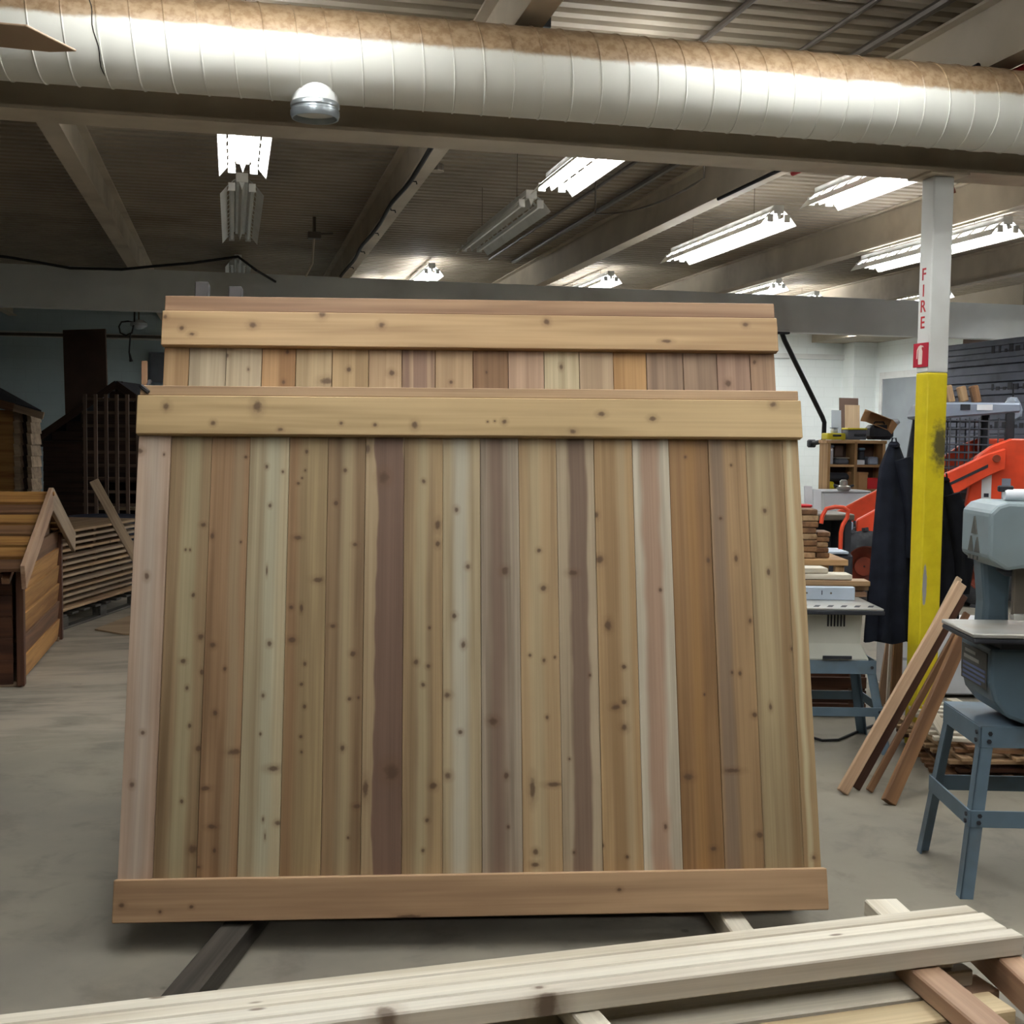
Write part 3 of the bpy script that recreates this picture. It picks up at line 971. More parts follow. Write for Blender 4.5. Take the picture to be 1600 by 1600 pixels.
# rack the panels lean on: two dark uprights poke out over the top
rk_ = thing('panel_rack', 'dark steel leaning rack whose two upright tips poke above the tall panel', 'rack', PO, mat3=PR)
for x, y in ((317, 443), (369, 450)):
    X, Z = on_panel(x, y, .62)
    board('upright', (Z, .055, .05), M['rack'], rk_, (X, .62, Z / 2), (0, 0, 1), (1, 0, 0), .004)
board('light_block_beam', (2.6, .12, .1), M['rack'], rk_, (0, .73, .14), (1, 0, 0), (0, 0, 1), .004)  # added to stop light from behind and darken the gap under the panels
board('upright', (2.2, .055, .05), M['rack'], rk_, (.9, .62, 1.1), (0, 0, 1), (1, 0, 0), .004)
for z in (.5, 1.5):
    board('cross_bar', (2.3, .05, .04), M['rack'], rk_, (0, .575, z), (1, 0, 0), (0, 0, 1), .004)
for x in (-.85, .9):
    q = Vector((x, .64, 1.9))
    w_ = PO + PR @ q
    g = Vector((w_.x + .15, w_.y + .95, .02))
    board('rear_strut', ((w_ - g).length, .05, .05), M['rack'], rk_, tuple((PRI @ ((w_ + g) / 2 - PO))), tuple(PRI @ (w_ - g)), (1, 0, 0), .004)

# strap and offcut on the front panel cap
st = thing('tie_strap', 'dark strap hooked over the end of the front panel cap', 'strap', PO, mat3=PR)
xs, zs = on_panel(232, 614, .0)
MB().tube([(xs - .035, .16, PH + .06), (xs - .03, .1, PH + .01), (xs - .028, .004, PH - .006), (xs + .0, .0, PH - .03)], .008, 6).build('strap_loop', M['black'], st)
xs, zs = on_panel(226, 562, .18)
q0, q1 = PO + PR @ Vector((xs + .01, .2, zs - .35)), PO + PR @ Vector((xs - .005, .2, zs))
tag(plank('offcut_strip', q0, q1, .022, .012, W['cedar_brown'], None, (1, 0, 0), .001), 'thin wooden strip standing behind the end of the front panel cap', 'wood strip')

# timbers on the floor under the panels
p0, p1 = atz(370, 1442, .085), atz(272, 1560, .085)
d_ = (p1 - p0).normalized()
c0 = p0 - d_ * 1.0
c1 = p1 + d_ * .12
ti = plank('floor_timber', (c0.x, c0.y, .043), (c1.x, c1.y, .043), .1, .086, W['weathered'], None, (-d_.y, d_.x, 0), .008)
tag(ti, 'dark weathered timber on the floor under the end of the panels', 'timber', 'timbers under the panels')
p0, p1 = atz(1146, 1435, .08), atz(1178, 1480, .08)
d_ = (p1 - p0).normalized()
c0 = p0 - d_ * .9
c1 = p1 + d_ * .1
ti = plank('floor_timber', (c0.x, c0.y, .043), (c1.x, c1.y, .043), .085, .086, W['pine'], None, (-d_.y, d_.x, 0), .006)
tag(ti, 'pale timber block under the panels, half hidden by the lumber stack', 'timber', 'timbers under the panels')

# ------------------------------------------------------------------ lumber stack in the foreground
ZT = .83
ux = Vector((1, .0585, 0)).normalized()
uy = Vector((-ux.y, ux.x, 0))


def stack_board(u0, u1, vc, z, w, t, mat, label, yaw=0.0, g='boards in the foreground lumber stack', rw=None):
    base = Vector((0, 2.0185, 0))
    c = base + ux * ((u0 + u1) / 2) + uy * vc
    xd = Matrix.Rotation(yaw, 3, 'Z') @ ux
    o = board('lumber_stick', (u1 - u0, w, t), mat, None, (c.x, c.y, z), xd, Matrix.Rotation(yaw, 3, 'Z') @ uy, rw or .003)
    return tag(o, label, 'lumber', g)


# near edge knot sits on the front stick
_kq = atz(597, 1572, ZT - .005) - Vector((0, 2.0185, 0))
_ku = _kq.dot(ux) - .142
_kq2 = atz(838, 1548, ZT - .02) - Vector((0, 2.0185, 0))
_ku2 = _kq2.dot(ux) - .142
frk = wood('front_stick_wood', (246, 238, 218), (230, 216, 190), None, [(_ku, -.012, .018, .022), (_ku2, -.022, .022, .012), (.35, .01, .008, .006)], along=.9, across=18)
tops = [(1.425, -.0205 + .0, 'pale top stick at the far edge of the foreground stack', W['pine']),
        (1.432, -.061, 'second pale top stick from the far edge of the foreground stack', W['pine']),
        (1.428, -.1015, 'third pale top stick, beside the front one of the foreground stack', W['pine']),
        (1.434, -.142, 'front pale top stick of the foreground stack, with a round brown knot on its side', frk)]
for (ue, vc, lb, mt) in tops:
    stack_board(-1.15, ue, vc, ZT - .019, .0372, .038, mt, lb)
# stickers across the stack
s0, s1 = atz(1431, 1500, ZT - .04), atz(1552, 1600, ZT - .04)
dd = (s1 - s0).normalized()


def sticker(p0, p1, w, t, ztop, mat, label):
    p0 = Vector((p0.x, p0.y, ztop - t / 2))
    p1 = Vector((p1.x, p1.y, ztop - t / 2))
    d_ = p1 - p0
    return tag(plank('sticker_board', p0, p1, w, t, mat, None, (-d_.y, d_.x, 0), .003), label, 'lumber', 'cross pieces in the foreground stack')


sticker(s0 - dd * .02, s1 + dd * .45, .06, .036, ZT - .04, W['cedar_pink'], 'brown cross piece running out from under the front top stick')
e0, e1 = atz(1376, 1404, ZT - .04), atz(1425, 1450, ZT - .04)
dd = (e1 - e0).normalized()
sticker(e0, e0 + dd * .26, .072, .036, ZT - .04, W['pine'], 'short pale block poking out behind the far top stick')
f0, f1 = atz(1570, 1492, ZT - .045), atz(1640, 1556, ZT - .045)
dd = (f1 - f0).normalized()
sticker(f0 - dd * .12, f1 + dd * .3, .05, .06, ZT - .04, W['cedar_pink'], 'brown cross piece at the very end of the foreground stack')
for u in (-.5, .55):
    sticker(Vector((u, 2.1, 0)), Vector((u + .08, 1.45, 0)), .05, .036, ZT - .04, W['pine'], 'hidden cross piece in the middle of the foreground stack' if u > 0 else 'hidden cross piece at the left of the foreground stack')
random.seed(5)
z2 = ZT - .04 - .037
L2 = [(-.01, 1.30, .07, 'pine_grey', 'weathered lower board just under the far top stick'),
      (-.085, 1.36, .06, 'pine', 'pale lower board directly under the four top sticks'),
      (-.152, 1.27, .066, 'pine', 'bark-edged pale lower board just showing under the front top stick'),
      (-.236, 1.33, .075, 'pine', 'lower board with a dark knot, first clear of the top sticks'),
      (-.318, 1.21, .07, 'cedar_pink', 'pinkish lower board second out from the top sticks'),
      (-.40, 1.38, .075, 'pine', 'pale lower board third out from the top sticks'),
      (-.485, 1.3, .07, 'cedar', 'tan lower board at the near side of the foreground stack')]
for i, (vc, ue, w, mt, lb) in enumerate(L2):
    mm = W[mt]
    if i == 3:
        mm = wood('knotty_lower_board', (222, 196, 148), (200, 170, 122), None, [(.515, -.012, .02, .012), (-.2, .01, .012, .01)], along=.9, across=18)
    stack_board(-1.05 + .06 * (i % 3), ue, vc, z2 - .016, w, .032, mm, lb, yaw=random.uniform(-.002, .002))
for i in range(8):
    stack_board(-.95 + .08 * (i % 3), 1.34 + .1 * random.random(), -.02 - i * .08, z2 - .032 - .002 - .018, .072, .034, W[['pine', 'cedar_pink', 'cedar', 'pine_grey'][i % 4]],
                'lower-layer board %s of the foreground stack' % ['at the far edge', 'second from the far edge', 'third from the far edge', 'fourth from the far edge', 'fifth from the far edge', 'sixth from the far edge', 'seventh from the far edge', 'at the near edge'][i], yaw=random.uniform(-.0015, .0015))
for i in range(2):
    u = (-.55, .95)[i]
    tr = thing('trestle', ['wooden trestle under the left part of the foreground stack', 'wooden trestle under the right end of the foreground stack'][i], 'trestle', (u, 2.0 - .3 + u * .0585, 0), 0, 'trestles under the stack')
    zt = z2 - .034 - .037
    board('top_beam', (.75, .09, .09), W['cedar_brown'], tr, (0, 0, zt - .045), (0, 1, 0), (1, 0, 0))
    for sx in (-1, 1):
        for sy in (-1, 1):
            a = Vector((sx * .03, sy * .3, zt - .06))
            b = Vector((sx * .2, sy * .34, .006))
            plank('leg', a, b, .07, .035, W['cedar_brown'], tr, (0, 1, 0))
        board('brace', (.6, .06, .02), W['cedar_brown'], tr, (sx * .12, 0, .3), (0, 1, 0), (0, 0, 1))

# ------------------------------------------------------------------ FIRE column
CX, CY, CW = 3.85, 6.19, .125


def yellow_material():
    k = NT('scuffed_yellow_paint')
    v = k.obj()
    n = k.noise(v, 7, 5, .6)
    col = k.mix(k.rng(n, .3, .7), lin((196, 176, 20)), lin((214, 196, 34)))
    n2 = k.noise(v, 30, 4, .6)
    # black rubbed smudge on the face that looks down the shop
    dd = k.vmath('LENGTH', k.vmath('MULTIPLY', k.vmath('SUBTRACT', v, (.03, -.0625, 1.72)), (13, 3, 5.5)))
    sm = k.rng(k.math('ADD', dd, k.math('MULTIPLY', k.math('SUBTRACT', n2, .5), 1.0)), 1.0, .3)
    col = k.mix(k.math('MULTIPLY', sm, .9), col, lin((52, 50, 44)))
    # worn bare patch
    dp = k.vmath('LENGTH', k.vmath('MULTIPLY', k.vmath('SUBTRACT', v, (-.04, -.0625, .93)), (70, 2, 8)))
    wr = k.rng(k.math('ADD', dp, k.math('MULTIPLY', k.math('SUBTRACT', n2, .5), .6)), 1.05, .8)
    col = k.mix(wr, col, lin((150, 150, 150)))
    k.link(col, k.b.inputs['Base Color'])
    k.b.inputs['Roughness'].default_value = .45
    return k.m


co = thing('steel_column', 'square steel column, white above and yellow below, lettered FIRE in red', 'column', (CX, CY, 0))
co['kind'] = 'structure'
MB().span((-CW / 2, -CW / 2, 0), (CW / 2, CW / 2, 2.13)).build('yellow_shaft', yellow_material(), co, bevel=.008, seg=2)
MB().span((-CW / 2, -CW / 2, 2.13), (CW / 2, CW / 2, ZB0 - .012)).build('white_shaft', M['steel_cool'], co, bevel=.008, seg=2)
MB().span((-.12, -.12, ZB0 - .012), (.12, .12, ZB0 - .001)).build('cap_plate', M['steel'], co)


def letter(ch, size, loc, rot, mat, parent, name='letter'):
    cu = bpy.data.curves.new(name, 'FONT')
    cu.body = ch
    cu.size = size
    cu.align_x = 'CENTER'
    cu.align_y = 'CENTER'
    cu.extrude = .0008
    cu.offset = size * .012
    tmp = bpy.data.objects.new('tmp_text', cu)
    COL.objects.link(tmp)
    dg = bpy.context.evaluated_depsgraph_get()
    me = bpy.data.meshes.new_from_object(tmp.evaluated_get(dg))
    bpy.data.objects.remove(tmp)
    me.materials.clear()
    me.materials.append(mat)
    o = bpy.data.objects.new(name, me)
    COL.objects.link(o)
    o.parent = parent
    o.location = loc
    o.rotation_euler = rot
    return o


RL = (radians(90), 0, radians(-90))
for chh, py in (('F', 433), ('I', 458), ('R', 482), ('E', 507)):
    z = atx(1429, py, CX - CW / 2).z
    letter(chh, .095, (-CW / 2 - .001, .01, z), RL, M['red_paint'], co)
zs0, zs1 = atx(1426, 538, CX - CW / 2).z, atx(1426, 575, CX - CW / 2).z
sg = MB().span((-CW / 2 - .006, -.062, zs1), (-CW / 2 - .001, .085, zs0)).build('fire_sign', M['sign_red'], co)
sg['label'] = 'red sign with a white fire extinguisher symbol'
zm = (zs0 + zs1) / 2
sy = MB()
xo = -CW / 2 - .0085
ol = [(-.018, -.052), (.018, -.052), (.02, .02), (.012, .034), (.012, .046), (.03, .042), (.026, .05), (.0, .056), (-.02, .048), (-.034, .03), (-.038, -.02), (-.031, -.02), (-.027, .026), (-.014, .036), (-.02, .02)]
sy.prism([(-u + .011, v + zm) for u, v in ol], xo, xo + .003, 'yz')
sy.build('extinguisher_symbol', M['sign_white'], sg)

# ------------------------------------------------------------------ coats on the column
def coat(name, label, mat, loc, rz, h, w_top, w_bot, depth, seedn, nfold=7):
    random.seed(seedn)
    t = thing(name, label, 'coat', loc, rz)
    n, rows = 40, 16
    vs, fs = [], []
    ph = random.random() * 6
    for j in range(rows):
        s = j / (rows - 1)
        w = w_top + (w_bot - w_top) * (s ** .75)
        dpt = depth * (.45 + .55 * s)
        z = -h * s
        if s < .12:
            w *= .35 + .65 * s / .12
            dpt *= .5 + .5 * s / .12
        for i in range(n):
            a = 2 * pi * i / n
            fold = 1 + (.04 + .1 * s) * sin(nfold * a + ph + 1.4 * s) + .03 * sin(3 * a + 5 * s)
            vs.append((w / 2 * cos(a) * fold, dpt / 2 * sin(a) * fold, z + .012 * sin(5 * a) * s))
    for j in range(rows - 1):
        for i in range(n):
            k2 = (i + 1) % n
            fs.append((j * n + i, j * n + k2, (j + 1) * n + k2, (j + 1) * n + i))
    fs.append(tuple(range(n)))
    fs.append(tuple((rows - 1) * n + i for i in range(n - 1, -1, -1)))
    MB().add(vs, fs).build('coat_body', mat, t, smooth=True)
    # sleeve hanging at the side
    sl = [(w_top * .28, -depth * .25, -.1), (w_top * .5 + .03, -depth * .32, -.28), (w_top * .5 + .06, -depth * .3, -.5), (w_top * .5 + .05, -depth * .28, -.68)]
    MB().tube(sl, [.05, .062, .058, .05], 12).build('sleeve', mat, t, smooth=True)
    MB().tube([(-.015, 0, -.01), (-.01, 0, .02), (.01, 0, .02), (.015, 0, -.01)], .005, 6).build('hanging_loop', mat, t)
    MB().tube([(w_top * .12 * cos(a), depth * .2 * sin(a), -.02) for a in [2 * pi * i / 12 for i in range(12)]], .016, 6, True).build('collar', mat, t, smooth=True)
    return t


p = dep(1397, 690, 7.16)
q = dep(1380, 1003, 7.16)
coat('work_coat', 'long dark navy work coat hanging on the left side of the yellow column', M['coat'], (p.x, p.y, p.z), radians(-13), p.z - q.z, .13, .27, .2, 3)
p = dep(1476, 745, 7.15)
q = dep(1476, 965, 7.15)
coat('work_jacket', 'black jacket hanging on the right side of the yellow column', M['coat2'], (p.x, p.y, p.z), radians(-13), p.z - q.z, .1, .2, .17, 8)

# boards standing beside the column under the coat
lb = ['tall rounded-top plank', 'pale narrow plank', 'brown plank', 'short reddish plank', 'dark brown plank']
for i, (xb, yb_, xt, yt, w, mt) in enumerate(((1402, 1105, 1408, 845, .05, 'cedar_pink'), (1388, 1112, 1402, 880, .04, 'pine'), (1396, 1118, 1409, 905, .06, 'cedar_brown'),
                                              (1374, 1108, 1390, 1000, .045, 'cedar_pink'), (1383, 1100, 1398, 930, .05, 'cedar_brown'))):
    b0 = atz(xb, yb_, .008)
    dd_ = (b0 - CAM).dot(FV)
    b1 = dep(xt, yt, dd_ - .02)
    tag(plank('standing_plank', b0, b1, w, .02, W[mt], None, (1, -.2, 0)), lb[i] + ' standing between the coat and the yellow column', 'plank', 'planks standing by the column')

# ------------------------------------------------------------------ boards leaning across the column foot
lean = [((1316, 1238), (1502, 912), 6.30, .055, .03, 'lean_pale', 'outermost leaning board with a clean pale face'),
        ((1337, 1232), (1506, 930), 6.40, .045, .016, 'red_brown', 'dark leaning board tight behind the outermost one'),
        ((1358, 1236), (1511, 958), 6.30, .035, .02, 'cedar_brown', 'brown leaning board third from the outside'),
        ((1388, 1254), (1508, 986), 6.2, .065, .04, 'cedar_brown', 'thick brown leaning beam standing apart from the thinner boards'),
        ((1328, 1226), (1499, 903), 6.5, .035, .014, 'shingle', 'thin grey leaning strip behind the pale board')]
for (b, t_, dt_, w, th, mt, lbl) in lean:
    b0 = atz(b[0], b[1], .012)
    b1 = dep(t_[0], t_[1], dt_)
    v = (b1 - b0).normalized()
    side = v.cross(Vector((.225, .974, 0))).normalized()
    tag(plank('leaning_board', b0, b1, w, th, W[mt], None, side, .003), lbl + ', beside the bandsaw', 'board', 'boards leaning by the bandsaw')

# ------------------------------------------------------------------ bandsaw on its stand
BO = Vector((2.711, 4.045, 0))
BZ = radians(-14.8)
bs = thing('bandsaw', 'old blue-grey bandsaw with a triangle emblem on its upper wheel housing', 'bandsaw', BO, BZ)
# stand: four splayed angle-iron legs, aprons, lower braces
SWX, SDY, SH = .56, .555, .655
ins = .085


def angle_leg(b, t, sx, sy, name='leg'):
    b, t = Vector(b), Vector(t)
    m = MB()
    wv, th = .05, .006
    for (ax, ln) in (('x', sx), ('y', sy)):
        o1 = Vector((ln * wv, 0, 0)) if ax == 'x' else Vector((0, ln * wv, 0))
        o2 = Vector((0, sy * th, 0)) if ax == 'x' else Vector((sx * th, 0, 0))
        vs = [b, b + o1, b + o1 + o2, b + o2, t, t + o1, t + o1 + o2, t + o2]
        m.add(vs, [(0, 1, 2, 3), (7, 6, 5, 4), (0, 4, 5, 1), (1, 5, 6, 2), (2, 6, 7, 3), (3, 7, 4, 0)])
    return m


for (sx, sy, x, y_) in ((1, 1, 0, 0), (1, -1, 0, SDY), (-1, 1, SWX, 0), (-1, -1, SWX, SDY)):
    angle_leg((x, y_, 0), (x + sx * ins, y_ + sy * ins * .8, SH), sx, sy).build('leg', M['stand_blue'], bs)


def rail_z(z, h, front=True):
    f = z / SH
    xa, xb = ins * f, SWX - ins * f
    ya, yb2 = ins * .8 * f, SDY - ins * .8 * f
    for nm, a, b in (('front_rail', (xa, ya - .004), (xb, ya - .004)), ('rear_rail', (xa, yb2 + .004), (xb, yb2 + .004)),
                     ('side_rail', (xa - .004, ya), (xa - .004, yb2)), ('side_rail', (xb + .004, ya), (xb + .004, yb2))):
        va, vb = Vector((a[0], a[1], z)), Vector((b[0], b[1], z))
        plank(nm, va, vb, h, .008, M['stand_blue'], bs, (0, 0, 1), .001)


rail_z(SH - .04, .08)
rail_z(.305, .065)
for (u, z) in ((.02, SH - .025), (.02, SH - .055), (.008, .318), (.008, .292)):
    f = z / SH
    for (xx_, yy_, ax) in ((ins * f + .03, ins * .8 * f - .01, 'y'), (ins * f - .012, ins * .8 * f + .02, 'x')):
        MB().lathe([(.009, -.003), (.009, .003)], (xx_, yy_, z), 6, ax).build('bolt', M['mach_dark'], bs)
MB().span((ins - .01, ins * .8 - .01, SH - .004), (SWX - ins + .01, SDY - ins * .8 + .01, SH + .004)).build('stand_top', M['stand_blue'], bs)
# lower wheel housing, rounded underside
yc = .27


def housing(z0, z1, y0, y1, rnd_top, rnd_bot):
    ol = []
    r = rnd_bot
    for i in range(7):
        a = pi + i / 6 * pi / 2
        ol.append((y0 + r + r * cos(a), z0 + r + r * sin(a)))
    for i in range(7):
        a = 3 * pi / 2 + i / 6 * pi / 2
        ol.append((y1 - r + r * cos(a), z0 + r + r * sin(a)))
    r = rnd_top
    for i in range(7):
        a = i / 6 * pi / 2
        ol.append((y1 - r + r * cos(a), z1 - r + r * sin(a)))
    for i in range(7):
        a = pi / 2 + i / 6 * pi / 2
        ol.append((y0 + r + r * cos(a), z1 - r + r * sin(a)))
    return ol


XL = .09
lo = MB()
# the housing is a drum lying across: outline in x-z, deep in y
lh = [(XL, .965), (XL, .83), (XL + .02, .76), (XL + .07, .70), (XL + .15, .672), (XL + .34, .672), (XL + .42, .7), (XL + .47, .76), (XL + .49, .83), (XL + .49, .965)]
lo.prism(lh, .02, .36, 'xz')
lo.build('lower_wheel_housing', M['saw_blue'], bs, bevel=.014, seg=2)
MB().span((XL - .004, .05, .80), (XL - .001, .33, .94)).build('label_plate', M['logo_print'], bs)
for i, (ya, yb2, z, hh, mt) in enumerate(((.17, .29, .918, .012, 'grey_print'), (.13, .30, .893, .014, 'grey_print'), (.06, .31, .866, .009, 'cyan_print'), (.06, .31, .848, .009, 'cyan_print'), (.06, .31, .83, .009, 'cyan_print'), (.1, .31, .812, .009, 'cyan_print'))):
    MB().span((XL - .006, ya, z - hh / 2), (XL - .0042, yb2, z + hh / 2)).build('faded_label_line', M[mt], bs)
# table with dark rim and blade slot
MB().span((-.02, -.1, 1.023), (.5, .27, 1.04)).build('saw_table', M['iron'], bs, bevel=.004)
MB().span((-.018, -.098, 1.002), (.498, .268, 1.0225)).build('table_rim', M['mach_dark'], bs, bevel=.006)
MB().span((.12, .0, .966), (.4, .2, 1.0015)).build('trunnion', M['mach_dark'], bs)
MB().span((.255, -.1, 1.0405), (.259, .08, 1.0415)).build('blade_slot', M['black'], bs)
# arm, head
MB().prism([(.16, .9), (.28, .9), (.27, 1.1), (.28, 1.3), (.15, 1.3), (.17, 1.1)], .33, .45, 'xz').build('arm', M['saw_blue'], bs, bevel=.02, seg=2)
hd = MB()
hl = [(XL, 1.30), (XL, 1.475), (XL + .03, 1.505), (XL + .07, 1.518), (XL + .42, 1.508), (XL + .5, 1.45), (XL + .5, 1.3), (XL + .44, 1.275), (XL + .13, 1.265), (XL + .07, 1.255)]
hd.prism(hl, .08, .4, 'xz')
hd.build('upper_wheel_housing', M['saw_pale'], bs, bevel=.014, seg=2)
MB().lathe([(.06, 0), (.06, -.03), (.03, -.05)], (XL + .15, .24, 1.27), 16).build('tension_knob', M['mach_dark'], bs, smooth=True)
MB().lathe([(.03, 0), (.03, -.04)], (XL + .3, .1, 1.275), 12).build('knob', M['black'], bs)
xe = XL - .003
for tri in ([(.24, 1.455), (.27, 1.385), (.21, 1.385)], [(.275, 1.375), (.3, 1.315), (.25, 1.315)], [(.205, 1.375), (.23, 1.315), (.18, 1.315)]):
    MB().prism(tri, xe - .003, xe + .004, 'yz').build('emblem_triangle', M['logo_print'], bs)
for (ya, yb2, z) in ((.2, .232, 1.292), (.24, .27, 1.292), (.278, .3, 1.292)):
    MB().span((xe - .002, ya, z - .008), (xe + .004, yb2, z + .008)).build('emblem_text', M['logo_print'], bs)
MB().span((XL + .2, .076, 1.40), (XL + .24, .0795, 1.405)).build('badge', M['iron'], bs)
for xx_ in (XL + .13, XL + .22):
    MB().span((xx_, .16, 1.07), (xx_ + (.05 if xx_ < XL + .2 else .02), .19, 1.28)).build('guide_post', M['conduit'], bs, bevel=.004)
MB().span((XL + .13, .15, 1.055), (XL + .22, .2, 1.08)).build('blade_guide', M['iron'], bs, bevel=.004)
MB().span((XL + .152, .085, 1.04), (XL + .156, .095, 1.28)).build('blade', M['mach_dark'], bs)
# bottles and rag on top of the bandsaw
t = thing('spray_bottle', 'small white trigger bottle lying on top of the bandsaw', 'bottle', BO + Matrix.Rotation(BZ, 3, 'Z') @ Vector((XL + .15, .22, 1.515)), BZ)
MB().lathe([(.02, -.05), (.024, -.04), (.024, .03), (.012, .045), (.01, .06)], (0, 0, .026), 14, 'x').build('bottle_body', M['white_plastic'], t, smooth=True)
MB().box((-.045, 0, .05), (.06, .02, .025)).build('trigger_head', M['mach_dark'], t, bevel=.005)
t = thing('dark_knob_clamp', 'dark clamp handle standing on top of the bandsaw', 'clamp', BO + Matrix.Rotation(BZ, 3, 'Z') @ Vector((XL + .27, .26, 1.508)), BZ)
MB().box((0, 0, .02), (.1, .02, .03)).build('clamp_bar', M['mach_dark'], t, bevel=.006)
MB().tube([(.02, 0, .03), (.035, 0, .06)], .01, 6).build('clamp_lever', M['mach_dark'], t)
# power cord over the table
Rb = Matrix.Rotation(BZ, 3, 'Z')
pw = [BO + Rb @ Vector(v) for v in ((.24, .0, 1.047), (.238, -.06, 1.048), (.24, -.105, 1.04), (.245, -.112, .97), (.27, -.1, .88), (.33, -.09, .78), (.4, -.05, .7), (.46, -.02, .64))]
pipe('power_cable', pw, .006, M['grey_plastic'], 'grey power cord hanging over the front of the bandsaw table', 'cord')

# ------------------------------------------------------------------ table saw
TO = atz(1392, 1180, 0)
TZ = radians(-13)
ts = thing('table_saw', 'white benchtop table saw on a blue-grey metal stand', 'table saw', TO, TZ)
TW, TD, TH = .72, .5, .515
for (sx, sy, x, y_) in ((-1, 1, 0, 0), (-1, -1, 0, TD), (1, 1, -TW, 0), (1, -1, -TW, TD)):
    angle_leg((x, y_, 0), (x + sx * .09, y_ + sy * .07, TH), sx, sy).build('leg', M['stand_blue'], ts)
for z, h in ((TH - .035, .075), (.235, .05)):
    f = z / TH
    xa, xb, ya, yb2 = -TW + .09 * f, -.09 * f, .07 * f, TD - .07 * f
    for nm, a, b in (('front_rail', (xa, ya - .004), (xb, ya - .004)), ('rear_rail', (xa, yb2 + .004), (xb, yb2 + .004)), ('side_rail', (xb + .004, ya), (xb + .004, yb2)), ('side_rail', (xa - .004, ya), (xa - .004, yb2))):
        plank(nm, (a[0], a[1], z), (b[0], b[1], z), h, .008, M['stand_blue'], ts, (0, 0, 1), .001)
for z in (TH - .035, .235):
    f = z / TH
    MB().lathe([(.01, -.003), (.01, .003)], (-.09 * f - .02, .07 * f - .012, z), 6, 'y').build('bolt', M['mach_dark'], ts)
bd = MB()
v0 = [(-TW + .12, .06, TH), (-.115, .06, TH), (-.115, TD - .06, TH), (-TW + .12, TD - .06, TH)]
v1 = [(-TW + .16, .07, TH + .1), (-.165, .07, TH + .1), (-.165, TD - .06, TH + .1), (-TW + .16, TD - .06, TH + .1)]
v2 = [(-TW + .16, .06, .79), (-.16, .06, .79), (-.16, TD - .06, .79), (-TW + .16, TD - .06, .79)]
bd.add(v0 + v1 + v2, [(3, 2, 1, 0), (0, 1, 5, 4), (1, 2, 6, 5), (2, 3, 7, 6), (3, 0, 4, 7), (4, 5, 9, 8), (5, 6, 10, 9), (6, 7, 11, 10), (7, 4, 8, 11), (8, 9, 10, 11)])
bd.build('saw_body', M['saw_white'], ts, bevel=.012, seg=2)
for i in range(6):
    MB().span((-.36 + i * .018, .052, .71), (-.352 + i * .018, .058, .775)).build('vent_slot', M['mach_dark'], ts)
MB().span((-.38, .045, TH + .012), (-.22, .055, TH + .03)).build('front_slot', M['mach_dark'], ts)
MB().span((-.95, -.04, .788), (-.07, .72, .812)).build('table_edge', M['mach_dark'], ts, bevel=.004)
MB().span((-.95, -.035, .8125), (-.075, .715, .823)).build('table_top', M['iron'], ts, bevel=.002)
for i in range(7):
    sl = MB().prism([(-.6 + i * .075, .02), (-.57 + i * .075, .02), (-.54 + i * .075, .09), (-.57 + i * .075, .09)], .8232, .8238, 'xy')
    sl.build('table_slot', M['mach_dark'], ts)
MB().span((-.95, .3, .8235), (-.14, .35, .9)).build('rip_fence', M['alu'], ts, bevel=.004)
for xx_ in (-.42, -.28):
    MB().lathe([(.006, -.002), (.006, .002)], (xx_, .298, .865), 8, 'y').build('fence_bolt', M['conduit'], ts)
MB().span((-.335, .297, .855), (-.33, .2985, .88)).build('fence_mark', M['ink'], ts)
Rt = Matrix.Rotation(TZ, 3, 'Z')
pl = [(-.9, -.03, .825, .13, 'cedar_pink', 'pinkish offcut board at the bottom of the pile on the table saw'),
      (-.86, .0, .859, .12, 'cedar_pink', 'pinkish offcut board second from the bottom of the table saw pile'),
      (-.84, -.02, .893, .14, 'cedar', 'tan offcut board in the middle of the table saw pile'),
      (-.95, -.12, .927, .15, 'pine', 'pale offcut board second from the top of the table saw pile'),
      (-1.0, -.26, .961, .15, 'pine', 'pale offcut board on top of the table saw pile')]
for i, (a, b, z, w, mt, lbl) in enumerate(pl):
    p0 = TO + Rt @ Vector((a, .5 + .02 * (i % 2), z + .015))
    p1 = TO + Rt @ Vector((b, .48 + .03 * ((i + 1) % 3), z + .015))
    dv = p1 - p0
    tag(plank('offcut_board', p0, p1, w, .03, W[mt], None, (-dv.y, dv.x, 0), .003), lbl, 'board', 'offcuts on the table saw')
pw = [atz(x, y_, .01) for x, y_ in ((1262, 1150), (1285, 1157), (1310, 1156), (1335, 1145), (1360, 1135), (1385, 1128))]
pipe('floor_cable', pw, .008, M['black'], 'black cord lying on the floor under the table saw', 'cord')
# cut pieces and box under the saw stand
pc = thing('scrap_crate', 'low reddish wooden crate on the floor behind the table saw stand', 'crate', atz(1290, 1120, 0), TZ)
for i in range(3):
    board('slat', (.5, .07, .015), W['red_brown'], pc, (0, 0, .05 + i * .085), (1, 0, 0), (0, 0, 1))
    board('slat', (.5, .07, .015), W['red_brown'], pc, (0, .35, .05 + i * .085), (1, 0, 0), (0, 0, 1))
for x in (-.24, .24):
    board('end_panel', (.33, .26, .015), W['red_brown'], pc, (x, .175, .14), (0, 1, 0), (0, 0, 1))
board('bottom', (.47, .33, .012), W['red_brown'], pc, (0, .175, .012), (1, 0, 0), (0, 1, 0))

